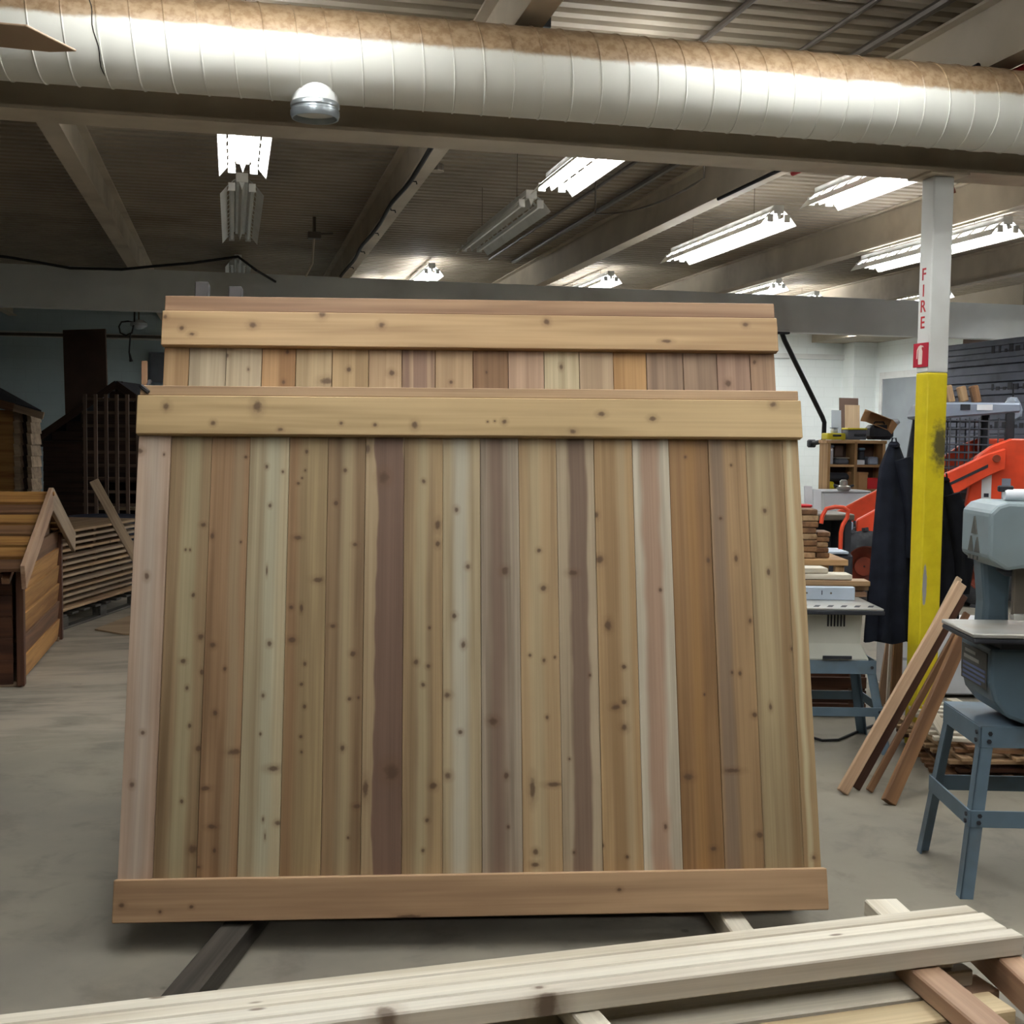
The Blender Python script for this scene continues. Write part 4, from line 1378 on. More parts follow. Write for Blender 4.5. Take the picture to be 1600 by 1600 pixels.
# ------------------------------------------------------------------ outfeed bench with stacked blocks
q = dep(1262, 872, 8.3)
ob = thing('outfeed_bench', 'plain wooden bench behind the table saw carrying stacked blocks', 'bench', (q.x, q.y, 0), TZ)
zt = q.z
board('bench_top', (1.5, .5, .04), W['shelfwood'], ob, (-.5, .15, zt - .02), (1, 0, 0), (0, 1, 0))
for x in (-1.2, .2):
    for y_ in (-.05, .35):
        board('leg', (zt - .04, .06, .06), W['shelfwood'], ob, (x, y_, (zt - .04) / 2), (0, 0, 1), (1, 0, 0))
Ro = Matrix.Rotation(TZ, 3, 'Z')
OB = Vector((q.x, q.y, 0))
random.seed(21)
ordn = ['bottom', 'second', 'third', 'fourth', 'fifth', 'sixth', 'seventh', 'eighth']
for c, (x0, w, n) in enumerate(((.0, .12, 8), (.11, .1, 5))):
    hh = .042 if c == 0 else .036
    for i in range(n):
        p = OB + Ro @ Vector((x0 + random.uniform(-.012, .012), .06 + .05 * c, zt + hh / 2 + .001 + i * hh))
        b = board('cedar_block', (.2, w * .92, hh - .003), W['cedar_brown' if (i + c) % 3 else 'cedar'], None, tuple(p), Ro @ Vector((.05, 1, 0)), Ro @ Vector((1, 0, 0)), .006)
        tag(b, '%s cedar block of the %s stack on the bench behind the table saw' % (ordn[i], 'taller' if c == 0 else 'shorter'), 'wood block', 'cedar blocks on the outfeed bench')

# ------------------------------------------------------------------ orange hand cart
q = dep(1300, 862, 9.6)
hc = thing('push_cart', 'black push cart with a bent orange tube handle', 'cart', (q.x, q.y, 0), TZ)
zc = q.z


def hp(x, y_, d=9.6):
    r_ = dep(x, y_, d)
    v = Matrix.Rotation(-TZ, 3, 'Z') @ (r_ - Vector((q.x, q.y, 0)))
    return v


MB().tube([hp(1283, 818), hp(1285, 806), hp(1291, 795), hp(1305, 792), hp(1318, 793), hp(1325, 798), hp(1324, 808), hp(1317, 820), hp(1314, 832), hp(1313, 858)], .017, 8).build('handle', M['orange'], hc, smooth=True)
MB().span((-.12, -.05, zc - .015), (.12, .3, zc + .005)).build('deck_plate', M['alu'], hc, bevel=.004)
MB().span((-.2, -.04, .12), (.16, .3, zc - .015)).build('cart_body', M['mach_dark'], hc, bevel=.02)
for x in (-.18, .14):
    for y_ in (0, .26):
        MB().lathe([(.06, -.015), (.06, .015)], (x, y_, .06), 16, 'x').build('wheel', M['black'], hc, smooth=True)
        MB().span((x - .01, y_ - .01, .06), (x + .01, y_ + .01, .14)).build('wheel_fork', M['conduit'], hc)

# ------------------------------------------------------------------ skid steer loader
RR, FF = Vector((cos(YAW), -sin(YAW), 0)), Vector((sin(YAW), cos(YAW), 0))
fw = (RR * -.995 + FF * .1).normalized()
SZ = atan2(fw.y, fw.x)
wheel_w = dep(1350, 874, 13.0)
SR = Matrix.Rotation(SZ, 3, 'Z')
WBX, WBY, WR = .62, .68, .40
so = wheel_w - SR @ Vector((WBX, WBY, WR))
sk = thing('skid_steer', 'orange skid steer loader with a wire-guarded cab and lowered arms', 'loader', (so.x, so.y, 0), SZ)


def tyre(x, y_):
    s = 1 if y_ > 0 else -1
    w = MB().lathe([(.23, -.14), (.34, -.14), (.39, -.1), (.4, -.04), (.4, .04), (.39, .1), (.34, .14), (.23, .14)], (x, y_, WR), 32, 'y', cap=False).build('tyre', M['tyre'], sk, smooth=True)
    for i in range(18):
        a = 2 * pi * i / 18
        for side in (-1, 1):
            c = Vector((x + .402 * cos(a + side * .08), y_ + side * .065, WR + .402 * sin(a + side * .08)))
            R_ = Matrix.Rotation(-a, 3, 'Y') @ Matrix.Rotation(side * .5, 3, 'X')
            MB().box(c, (.035, .14, .05), R_).build('tread_lug', M['tyre'], w)
    MB().lathe([(.232, -.12), (.232, .12), (.215, .12), (.2, .0), (.1, -.03), (.1, .03), (.01, .03)], (x, y_ + (0 if s > 0 else 0), WR), 24, 'y', cap=False).build('wheel_rim', M['orange_dk'], sk, smooth=True)


for x in (WBX, -WBX):
    for y_ in (WBY, -WBY):
        tyre(x, y_)
MB().span((-1.1, -.5, .28), (.72, .5, .72)).build('chassis', M['mach_dark'], sk, bevel=.03)
MB().span((-.95, .5, .62), (.75, .54, .72)).build('side_skirt', M['orange'], sk, bevel=.008)
MB().span((-.95, .5, .86), (.2, .55, .93)).build('side_bar', M['red_paint'], sk, bevel=.012)
MB().span((-1.55, -.52, .6), (-1.05, .52, 1.25)).build('engine_cover', M['mach_grey'], sk, bevel=.05, seg=2)
CABX = -.52
n_before = set(bpy.data.objects)
# cab frame
for y_ in (-.46, .46):
    for pts in ([(.72, .75), (.5, 1.35), (.42, 1.98), (.34, 1.98), (.42, 1.35), (.62, .75)], [(-.42, .75), (-.42, 1.98), (-.33, 1.98), (-.33, .75)]):
        MB().prism(pts, y_ - .03, y_ + .03, 'xz').build('cab_post', M['mach_dark'], sk, bevel=.01)
    for i in range(12):
        z = .95 + i * .085
        MB().tube([(-.33, y_, z), (.42 if z < 1.4 else .38, y_, z)], .008, 5).build('guard_bar', M['mesh_steel'], sk)
    for i in range(7):
        x = -.26 + i * .1
        MB().tube([(x, y_, .8), (x, y_, 1.92)], .008, 5).build('guard_bar', M['mesh_steel'], sk)
MB().prism([(.5, 1.92), (.44, 2.08), (-.48, 2.08), (-.48, 1.98), (.4, 1.9)], -.5, .5, 'xz').build('cab_roof', M['mach_grey'], sk, bevel=.02)
MB().box((.475, .25, 2.0), (.02, .12, .07)).build('roof_lamp', M['white_plastic'], sk, bevel=.01)
MB().box((-.1, .505, 2.03), (.16, .01, .06)).build('roof_decal', M['white_plastic'], sk)
MB().box((.1, .505, 2.03), (.1, .01, .06)).build('roof_decal', M['mach_dark'], sk)
MB().prism([(-.08, .8), (-.06, 1.35), (-.18, 1.5), (-.3, 1.5), (-.3, .8)], -.25, .25, 'xz').build('operator_seat', M['black'], sk, bevel=.03)
for o_ in set(bpy.data.objects) - n_before:
    o_.location.x += CABX
    o_.location.z += .08
# rear towers, lift arms, coupler
for y_ in (-.62, .62):
    MB().prism([(-1.4, .55), (-.38, .6), (-.42, 1.05), (-.5, 1.58), (-.66, 1.7), (-.86, 1.78), (-1.3, 1.78), (-1.4, 1.5)], y_ - .05, y_ + .05, 'xz').build('rear_tower', M['orange'], sk, bevel=.015)
    arm = [(-.78, 1.68), (-.6, 1.62), (-.2, 1.42), (.2, 1.2), (.45, 1.06), (.72, .9), (.72, .6), (.58, .64), (.42, .82), (.2, .94), (-.2, 1.14), (-.6, 1.38), (-.78, 1.46)]
    a_ = MB().prism(arm, y_ - .045 + (.0 if y_ < 0 else .11), y_ + .045 + (.0 if y_ < 0 else .11), 'xz').build('lift_arm', M['orange'], sk, bevel=.012)
    if y_ > 0:
        MB().prism([(-.6, 1.51), (-.05, 1.225), (-.05, 1.195), (-.6, 1.475)], y_ + .156, y_ + .16, 'xz').build('arm_stripe', M['mach_dark'], a_)
        MB().prism([(.1, 1.2), (.36, 1.06), (.36, .98), (.14, 1.1)], y_ + .156, y_ + .16, 'xz').build('arm_decal', M['mach_grey'], a_)
        MB().box((-.62, y_ + .053, 1.28), (.1, .004, .28)).build('tower_decal', M['white_plastic'], sk)
        MB().box((-.62, y_ + .056, 1.18), (.05, .003, .04)).build('decal_mark', M['ink'], sk)
        MB().box((-.82, y_ + .053, 1.2), (.09, .004, .32)).build('tower_decal', M['mach_grey'], sk)
        MB().box((-1.05, y_ + .053, 1.42), (.07, .004, .11)).build('tower_decal', M['white_plastic'], sk)
        MB().lathe([(.04, -.02), (.04, .02)], (-.68, y_ + .16, 1.57), 12, 'y').build('pivot_pin', M['orange_dk'], sk)
        MB().lathe([(.035, -.02), (.035, .02)], (.5, y_ + .16, .88), 12, 'y').build('pivot_pin', M['orange_dk'], sk)
    MB().tube([(-.6, y_ * .9, .8), (.2, y_ * .9, 1.08)], .04, 8).build('lift_cylinder', M['mach_dark'], sk, smooth=True)
MB().prism([(.76, .56), (.8, .56), (.8, .88), (.76, .88)], -.6, .78, 'xz').build('coupler_plate', M['mach_grey'], sk, bevel=.01)
for y_ in (-.9, .9):
    pass
t = thing('foil_bag', 'crumpled shiny bag hanging at the back of the loader cab', 'bag', (0, 0, 0))
bq = dep(1582, 640, 14.2)
vs = []
random.seed(2)
bmh = bmesh.new()
bmesh.ops.create_icosphere(bmh, subdivisions=2, radius=.1)
for v in bmh.verts:
    v.co *= random.uniform(.75, 1.2)
    v.co.z *= 1.5
me = bpy.data.meshes.new('bag_body')
bmh.to_mesh(me)
bmh.free()
me.materials.append(M['alu'])
b_ = bpy.data.objects.new('bag_body', me)
COL.objects.link(b_)
b_.parent = t
t.location = bq
MB().tube([(0, 0, .12), (0, .0, .3)], .008, 5).build('tie', M['black'], t)

# ------------------------------------------------------------------ wrapped lumber bundles on the right
XB = 9.7
BYA, BYB = 10.2, 15.6
zz = [atx(1540, y_, XB).z for y_ in (532, 571, 598, 618, 645, 690, 740)]
bl = ['top wrapped lumber bundle in the tall grey pile', 'second wrapped lumber bundle from the top of the grey pile', 'third wrapped lumber bundle from the top of the grey pile',
      'fourth wrapped lumber bundle from the top of the grey pile', 'fifth wrapped lumber bundle, behind the loader cab', 'sixth wrapped lumber bundle, low behind the loader']
zz.append(0.0)
for i in range(len(zz) - 1):
    zt_, zb_ = zz[i], zz[i + 1]
    lbl = bl[i] if i < len(bl) else 'bottom wrapped lumber bundle of the grey pile on the floor'
    t = thing('lumber_bundle', lbl, 'lumber bundle', (XB, BYA, zb_), 0, 'wrapped lumber bundles')
    h = zt_ - zb_ - .004
    MB().span((.03, .02, .008), (1.15, BYB - BYA - .02, h)).build('bundle_core', M['wrap'], t)
    n = max(2, int(round(h / .09)))
    for k_ in range(n):
        MB().span((0, 0, .006 + (h - .006) * k_ / n), (.05, BYB - BYA + .05 * ((k_ * 7 + i) % 3), .006 + (h - .006) * (k_ + 1) / n - .005)).build('plank_edge', M['wrap'], t, bevel=.006)
    for y_ in (.6, 2.6, 4.6):
        MB().span((.1, y_, 0), (1.05, y_ + .09, .008)).build('bearer', W['weathered'], t)
    if i < 5:
        random.seed(30 + i)
        for k_ in range(9):
            y_ = 2.2 + k_ * .13 + (0 if i % 2 else .7)
            z_ = h * .55 + .02
            MB().span((-.004, y_, z_ - .05), (-.0005, y_ + random.uniform(.04, .09), z_ + random.uniform(-.01, .05))).build('dark_print', M['ink'], t)
tag(plank('leaning_sheet', (X1 - .3, 18.45, .02), (X1 - .12, 18.45, 3.6), 1.25, .05, M['dark_ply'], None, (0, 1, 0), .004), 'dark brown panel against the bright wall above the grey lumber pile', 'panel')
# cut blocks on the loader roof
q = SR @ Vector((-.46, .3, 2.165)) + Vector((so.x, so.y, 0))
for i, (off, lbl) in enumerate(((.0, 'cut wooden block nearest the column on the loader cab roof'), (.14, 'second cut wooden block on the loader cab roof'), (.27, 'third cut wooden block on the loader cab roof'), (.39, 'darkest cut wooden block at the end of the row on the loader roof'))):
    p = q + SR @ Vector((.32 - off * 1.1, 0, 0))
    tag(board('roof_block', (.17 + .02 * (i % 2), .12, .08), W['cedar' if i < 3 else 'cedar_brown'], None, (p.x, p.y, p.z + .09), SR @ Vector((.25, 0, 1)), SR @ Vector((0, 1, 0)), .012), lbl, 'wood block', 'blocks on the loader roof')

# ------------------------------------------------------------------ shelving with tools against the bright wall
DS = 17.0
SHZ = radians(-8)
c_ = dep(1340, 800, DS)
sc_ = DS / F_PX
SHO = Vector((c_.x, c_.y, 0))
Rs = Matrix.Rotation(SHZ, 3, 'Z')


def sh(px, py, back=0.0):
    """point in the shelf's own frame from a pixel on its front plane"""
    r = ray(px, py)
    n = Rs @ Vector((0, 1, 0))
    t = (SHO - CAM).dot(n) / r.dot(n)
    v = Rs.transposed() @ (CAM + r * t - SHO)
    return v.x, v.z


xl, zt_ = sh(1294, 690)
xr, _ = sh(1384, 690)
xm = sh(1336, 690)[0]
z1 = sh(1340, 728)[1]
z2_ = sh(1340, 766)[1]
z3_ = sh(1340, 806)[1]
se = thing('shelf_unit', 'open wooden shelf unit crammed with tools beside the white pilaster', 'shelf', SHO, SHZ)
dp_ = .34
for x in (xl, xm, xr - .04):
    board('upright', (zt_, dp_, .04), W['shelfwood'], se, (x + .02, dp_ / 2, zt_ / 2), (0, 0, 1), (0, 1, 0))
board('top_shelf', (xr - xl + .04, dp_, .045), W['shelfwood'], se, ((xl + xr) / 2, dp_ / 2, zt_), (1, 0, 0), (0, 1, 0))
for z in (z1, z2_, z3_, .25):
    for (a, b) in ((xl, xm), (xm, xr - .04)):
        board('shelf_board', (b - a - .04, dp_ - .02, .035), W['shelfwood'], se, ((a + b) / 2 + .02, dp_ / 2, z), (1, 0, 0), (0, 1, 0))
MB().span((xl, dp_, .0), (xr, dp_ + .01, zt_)).build('back_panel', M['dark_ply'], se)


def shelf_box(name, label, cat, px0, px1, py0, py1, mat, depth=.2, front=.04, bevel=.01, lid=None, rot=0.0):
    a, zb = sh(px0, py1)
    b, ztp = sh(px1, py0)
    t = thing(name, label, cat, SHO + Rs @ Vector(((a + b) / 2, front + depth / 2, zb)), SHZ + rot)
    w, h = b - a, ztp - zb
    MB().span((-w / 2, -depth / 2, 0), (w / 2, depth / 2, h * (.86 if lid else 1))).build('body', mat, t, bevel=bevel)
    if lid:
        MB().span((-w / 2 - .005, -depth / 2 - .005, h * .86), (w / 2 + .005, depth / 2 + .005, h)).build('lid', lid, t, bevel=bevel * .6)
    return t, w, h, depth


def snap(px, z):
    pass


zpx_top = 688
t, w, h, d_ = shelf_box('tool_case', 'yellow tool case at the end of the shelf top nearest the panel', 'tool case', 1294, 1323, 677, 687, M['yellow_case'], .25, .03, .012)
MB().span((-.06, -d_ / 2 - .02, h * .5), (.06, -d_ / 2 - .002, h * .8)).build('handle', M['mach_dark'], t, bevel=.006)
t, w, h, d_ = shelf_box('tool_case', 'yellow and black tool case lying in the middle of the shelf top', 'tool case', 1326, 1356, 669, 687, M['grey_plastic'], .25, .03, .012, M['yellow_case'])
MB().span((-.05, -d_ / 2 - .02, h * .3), (.12, -d_ / 2 - .004, h * .5)).build('handle', M['mach_dark'], t, bevel=.006)
t, w, h, d_ = shelf_box('duffel_bag', 'dark lumpy tool bag at the column end of the shelf top', 'bag', 1362, 1400, 664, 687, M['mach_dark'], .3, .03, .05)
MB().tube([(-.1, 0, h * .9), (-.06, 0, h * 1.2), (.06, 0, h * 1.2), (.1, 0, h * .9)], .01, 6).build('strap', M['black'], t)
# open cardboard carton tipped on the shelf top
a, zb = sh(1371, 664)
t = thing('open_carton', 'open cardboard carton tipped on top of the shelf clutter', 'carton', SHO + Rs @ Vector((a, .12, zb - .0)), SHZ)
t.rotation_euler = (radians(8), radians(20), SHZ)
for nm, A, B in (('carton_side', (-.17, -.12, -.0), (-.16, .12, .16)), ('carton_side', (.16, -.12, 0), (.17, .12, .16)), ('carton_bottom', (-.17, -.12, 0), (.17, .12, .01)), ('carton_top', (-.17, -.12, .15), (.17, .12, .16)), ('carton_back', (-.17, .11, 0), (.17, .12, .16))):
    MB().span(A, B).build(nm, M['cardboard'], t)
MB().prism([(-.17, 0), (-.17, .16), (-.25, .13), (-.25, -.02)], -.13, -.12, 'xz').build('flap', M['cardboard'], t)
MB().prism([(.17, 0), (.17, .16), (.26, .12), (.24, -.03)], -.13, -.12, 'xz').build('flap', M['cardboard'], t)
shelf_box('paper_roll', 'white rolled bundle at the column end above the tool bag', 'roll', 1392, 1412, 655, 664, M['white_plastic'], .12, .1, .03)
shelf_box('paint_tin', 'small white tin on the yellow case at the shelf end', 'tin', 1304, 1314, 668, 677, M['white_plastic'], .09, .1, .02, M['grey_plastic'])
# things in the four cubbies
shelf_box('spray_can', 'white spray can standing in the upper cubby nearest the panel', 'can', 1300, 1308, 695, 727, M['white_plastic'], .07, .12, .02, M['mach_grey'])
shelf_box('hand_plane', 'dark cluttered hand tool in the upper cubby nearest the panel', 'tool', 1309, 1330, 715, 727, M['grey_plastic'], .16, .06, .03, M['iron'])
shelf_box('drill_case', 'brown drill case at the back of the upper cubby nearest the panel', 'tool case', 1312, 1326, 696, 714, M['dark_ply'], .1, .2, .01)
shelf_box('glue_bottle', 'blue-black bottle in the upper cubby nearest the column', 'bottle', 1347, 1357, 700, 727, M['mach_dark'], .08, .12, .02, M['stand_blue'])
shelf_box('paper_stack', 'white paper stack in the upper cubby nearest the column', 'paper', 1340, 1352, 719, 727, M['white_plastic'], .2, .02, .004)
shelf_box('parts_tray', 'grey parts tray in the upper cubby nearest the column', 'tray', 1358, 1375, 714, 727, M['mach_grey'], .2, .04, .02)
shelf_box('power_tool', 'dark grey power tool in the lower cubby nearest the panel', 'power tool', 1293, 1329, 739, 752, M['mach_dark'], .2, .02, .04)
shelf_box('yellow_sander', 'yellow tool under the dark one in the lower cubby nearest the panel', 'power tool', 1295, 1306, 753, 765, M['yellow_case'], .16, .04, .02)
shelf_box('parts_carton', 'brown cardboard box in the lower cubby nearest the column', 'carton', 1335, 1354, 738, 765, M['cardboard'], .22, .0, .004, M['cardboard'], .4)
shelf_box('red_box', 'red box in the lower cubby nearest the column', 'box', 1356, 1374, 747, 765, M['red_plastic'], .18, .03, .01)
# white bin in front with a router on its lid
q = dep(1318, 806, 15.6)
wb = thing('white_bin', 'large white plastic bin on a low trolley in front of the shelf', 'bin', (q.x, q.y, 0), SHZ)
zb = q.z
MB().add([(-.24, 0, zb), (.28, 0, zb), (.28, .4, zb), (-.24, .4, zb), (-.28, -.03, zb + .3), (.32, -.03, zb + .3), (.32, .43, zb + .3), (-.28, .43, zb + .3)],
         [(3, 2, 1, 0), (0, 1, 5, 4), (1, 2, 6, 5), (2, 3, 7, 6), (3, 0, 4, 7), (4, 5, 6, 7)]).build('bin_body', M['white_plastic'], wb, bevel=.01)
MB().span((-.3, -.05, zb + .3), (.34, .45, zb + .325)).build('bin_lid', M['white_plastic'], wb, bevel=.008)
MB().span((-.28, -.02, zb - .03), (.32, .42, zb)).build('trolley_top', M['mach_grey'], wb)
for x in (-.24, .28):
    for y_ in (.02, .38):
        MB().span((x - .02, y_ - .02, 0), (x + .02, y_ + .02, zb - .03)).build('trolley_leg', M['mach_grey'], wb)
q2 = dep(1318, 765, 15.55)
rt = thing('router', 'grey router lying on the white bin lid', 'power tool', (q2.x, q2.y, wb.location.z + zb + .325), SHZ)
MB().lathe([(.07, 0), (.09, .02), (.09, .05), (.05, .07), (.05, .12), (.03, .14)], (0, 0, 0), 16).build('router_body', M['iron'], rt, smooth=True)
for s in (-1, 1):
    MB().tube([(s * .07, 0, .05), (s * .13, 0, .07)], .016, 8).build('router_handle', M['mach_dark'], rt, smooth=True)
q = dep(1374, 800, 16.3)
t = thing('black_crate', 'black open crate under the shelf beside the white bin', 'crate', (q.x, q.y, 0), SHZ)
for A, B in (((-.16, 0, .5), (.16, .02, 1.0)), ((-.16, .3, .5), (.16, .32, 1.0)), ((-.16, .02, .5), (-.14, .3, 1.0)), ((.14, .02, .5), (.16, .3, 1.0)), ((-.16, 0, .48), (.16, .32, .5))):
    MB().span(A, B).build('crate_wall', M['black'], t)
MB().span((-.16, 0, 0), (.16, .32, .478)).build('crate_base', M['mach_dark'], t, bevel=.01)
# sheets leaning on the wall behind the shelf
for (x0, x1, yt, D, mt, lbl) in ((1311, 1341, 622, 21.5, M['dark_ply'], 'dark brown sheet leaning on the wall behind the shelf'),
                                 (1320, 1343, 633, 20.8, W['ply'], 'plywood sheet leaning on the wall behind the shelf'),
                                 (1299, 1314, 641, 20.2, M['grey_door'], 'pale grey sheet leaning behind the yellow tool case')):
    p0, p1 = dep(x0, yt, D), dep(x1, yt, D)
    w = (p1 - p0).length
    m = (p0 + p1) / 2
    tag(plank('leaning_sheet', (m.x - .1, m.y - .35, .01), (m.x, m.y, m.z), w, .02, mt, None, (1, -.2, 0), .002), lbl, 'sheet', 'sheets behind the shelf')
for (x0, x1, yt, lbl) in ((1255, 1266, 760, 'white plank leaning low on the rear wall beside the panel edge'), (1268, 1280, 765, 'second white plank leaning low on the rear wall near the bin')):
    p0, p1 = dep(x0, yt, 15.0), dep(x1, yt, 15.0)
    m = (p0 + p1) / 2
    tag(plank('white_plank', (m.x - .1, m.y - .3, .01), (m.x + .02, m.y, m.z), .1, .03, M['white_plastic'], None, (1, -.2, 0), .003), lbl, 'plank', 'white planks by the rear wall')
# cluttered bench low down in front of the shelf
q = dep(1296, 830, 11.3)
wk = thing('work_bench', 'dark grey workbench behind the orange cart handle', 'bench', (q.x, q.y, 0), SHZ)
zb = dep(1300, 803, 11.3).z
MB().span((-.7, 0, zb - .06), (.24, .5, zb)).build('bench_top', M['conduit'], wk, bevel=.01)
for x in (-.65, .19):
    MB().span((x - .03, .03, 0), (x + .03, .47, zb - .06)).build('bench_leg', M['mach_dark'], wk)
MB().span((-.65, .4, .3), (.19, .42, zb - .06)).build('bench_back', M['mach_dark'], wk)
t = thing('red_toolbox', 'small red toolbox on the dark workbench', 'toolbox', (q.x - .3, q.y + .12, zb), SHZ)
MB().span((-.14, -.08, 0), (.14, .08, .06)).build('toolbox_body', M['red_plastic'], t, bevel=.008)
MB().span((-.145, -.085, .061), (.145, .085, .085)).build('toolbox_lid', M['red_plastic'], t, bevel=.008)

# black jointed pipe hanging from the far beam to the wall
pw = [aty(1222, 521, FB_Y - .05), aty(1226, 532, FB_Y + .0), aty(1285, 652, FB_Y + .9), aty(1288, 660, FB_Y + .95), aty(1287, 686, FB_Y + .95), aty(1285, 690, FB_Y + .95), aty(1268, 693, FB_Y + 1.3)]
pj = thing('hanging_pipe', 'black cranked pipe dropping from the far beam beside the panels', 'pipe', (0, 0, 0))
MB().tube(pw, .035, 10).build('pipe_run', M['black'], pj, smooth=True)
MB().box(pw[0] + Vector((0, 0, .02)), (.2, .1, .06)).build('beam_clamp', M['mach_dark'], pj, bevel=.01)
MB().box(pw[-1], (.12, .1, .12)).build('end_fitting', M['mach_dark'], pj, bevel=.02)

# ------------------------------------------------------------------ lattice offcuts behind the bandsaw
G4 = 'stacked lattice pieces behind the bandsaw'
random.seed(9)
lc = atz(1500, 1262, 0)
for k_ in range(5):
    t = thing('lattice_piece', ['lowest lattice piece', 'second lattice piece', 'third lattice piece', 'fourth lattice piece', 'topmost lattice piece'][k_] + ' of the pile on the floor behind the bandsaw stand', 'lattice',
              (lc.x + .78 + random.uniform(-.05, .05), lc.y + .72 + random.uniform(-.06, .06), .012 + k_ * .052), radians(-14 + random.uniform(-9, 9)), G4)
    mt = W[['cedar_brown', 'red_brown', 'cedar', 'cedar_brown', 'pine'][k_]]
    for i in range(9):
        board('slat', (1.0, .045, .02), mt, t, (0, -.42 + i * .105, .0), (1, random.uniform(-.02, .02), 0), (0, 1, 0), .002)
    for i in range(4 if k_ < 4 else 3):
        board('cross_slat', (.95, .06, .018), mt, t, (-.42 + i * .28, 0, .0215), (random.uniform(-.3, .3) if k_ == 4 else 0, 1, 0), (1, 0, 0), .002)
# white bin and white cabinet behind the bandsaw
q = atz(1485, 1150, 0)
t = thing('white_cabinet', 'low white cabinet behind the bandsaw stand', 'cabinet', (q.x + .45, q.y + 1.0, 0), radians(-14))
MB().span((-.2, 0, .02), (.5, .5, .5)).build('cabinet_body', M['white_plastic'], t, bevel=.01)
MB().span((-.19, -.012, .27), (.49, -.001, .49)).build('drawer_front', M['white_plastic'], t, bevel=.004)
MB().span((-.19, -.012, .03), (.49, -.001, .255)).build('drawer_front', M['white_plastic'], t, bevel=.004)
# ------------------------------------------------------------------ small gabled doghouse at the left
GX = -1.40
YA, YB = 8.72, 10.66
YM = (YA + YB) / 2
pk = atx(73, 779, GX + .06)
ev = atx(30, 908, GX + .06)
ZP = pk.z
dh = thing('gabled_doghouse', 'small gabled cedar doghouse with slatted roof and honey lap siding', 'doghouse', (GX, YM, 0))
HW = (YB - YA) / 2
LX = 1.5
slope = (ZP - ev.z) / max(.2, (YM - ev.y))
ZE = ZP - slope * HW                         # wall height at the eaves
for s in (-1, 1):
    board('corner_post', (ZE - .02, .07, .05), W['red_brown'], dh, (0, s * (HW - .02), ZE / 2), (0, 0, 1), (0, 1, 0), .004)
    board('corner_post', (ZE - .02, .07, .05), W['red_brown'], dh, (-LX, s * (HW - .02), ZE / 2), (0, 0, 1), (0, 1, 0), .004)
cols = ['honey', 'brown_siding', 'honey', 'honey', 'honey', 'brown_siding', 'brown_siding', 'brown_siding', 'brown_siding']
ch_ = .148
for i in range(9):
    z0 = .03 + i * ch_
    z1_ = z0 + ch_ + .02
    if z0 > ZP - .08:
        break
    hw = HW - .04 if z1_ < ZE else max(.04, (ZP - z0 - ch_) / slope - .01)
    b = board('siding_board', (2 * hw, ch_ + .02, .018), W[cols[i]], dh, (-.012, 0, z0 + ch_ / 2), (0, 1, 0), (.12, 0, 1), .002)
    board('siding_board', (2 * hw, ch_ + .02, .018), W[cols[i]], dh, (-LX + .012, 0, z0 + ch_ / 2), (0, 1, 0), (-.12, 0, 1), .002)
for s in (-1, 1):
    nb = int(ZE / ch_)
    for i in range(nb):
        z0 = .03 + i * ch_
        board('siding_board', (LX - .1, ch_ + .02, .018), W['red_brown' if s < 0 else 'brown_siding'], dh, (-LX / 2, s * (HW - .012), z0 + ch_ / 2), (1, 0, 0), (0, -s * -.12, 1), .002)
    # roof boards, lapped with shadow gaps
    sl = Vector((0, s, -slope)).normalized()
    nrm = Vector((0, s * slope, 1)).normalized()
    n_ = 7
    rl = (HW + .3) / abs(sl.y)
    for i in range(n_):
        c = Vector((-LX / 2, 0, ZP)) + sl * (rl * (i + .5) / n_) + nrm * .02
        board('roof_board', (LX + .1, rl / n_ - .05, .03), W[['honey', 'brown_siding', 'honey', 'cedar_brown', 'honey', 'honey', 'brown_siding'][i]], dh, tuple(c), (1, 0, 0), tuple(sl), .004)
    for xx_ in (.075, -LX - .075):
        a = Vector((xx_, 0, ZP + .01)) - nrm * .015
        b = a + sl * (rl + .04)
        plank('rake_board', a, b, .17, .03, W['cedar_pink' if s < 0 else 'shingle'], dh, tuple(nrm), .003)
    board('rafter', (rl - .1, .05, .04), W['brown_siding'], dh, tuple(Vector((-.05, 0, ZP - .03)) + sl * rl * .5 - nrm * .04), tuple(sl), (1, 0, 0), .003)
board('ridge_board', (LX + .2, .06, .03), W['honey'], dh, (-LX / 2, 0, ZP + .03), (1, 0, 0), (0, 1, 0), .004)
for y_ in (-HW + .05, HW - .05):
    board('base_skid', (LX, .06, .035), W['shingle'], dh, (-LX / 2, y_, .0175), (1, 0, 0), (0, 1, 0), .003)

# siding sheets stacked on a pallet
A_, B_ = Vector((-1.457, 11.135, 0)), Vector((-1.004, 12.499, 0))
dv = (B_ - A_).normalized()
nv = Vector((-dv.y, dv.x, 0))
PZ = atan2(dv.y, dv.x)
pal = thing('pallet', 'grey wooden pallet under the stacked siding sheets', 'pallet', A_, PZ)
PLN, PWD = 1.75, 1.15
for i in range(8):
    board('deck_board', (PWD, .12, .02), W['weathered'], pal, (.06 + i * (PLN - .12) / 7, PWD / 2, .12), (0, 1, 0), (1, 0, 0), .003)
for y_ in (.04, PWD / 2, PWD - .04):
    for x in (.08, PLN / 2, PLN - .08):
        board('pallet_block', (.14, .08, .088), W['weathered'], pal, (x, y_, .064), (1, 0, 0), (0, 1, 0), .003)
    board('bottom_runner', (PLN, .09, .02), W['weathered'], pal, (PLN / 2, y_, .0105), (1, 0, 0), (0, 1, 0), .003)
NS = 13
ztop = dep(100, 828, 10.7).z
stp = (ztop - .135) / NS
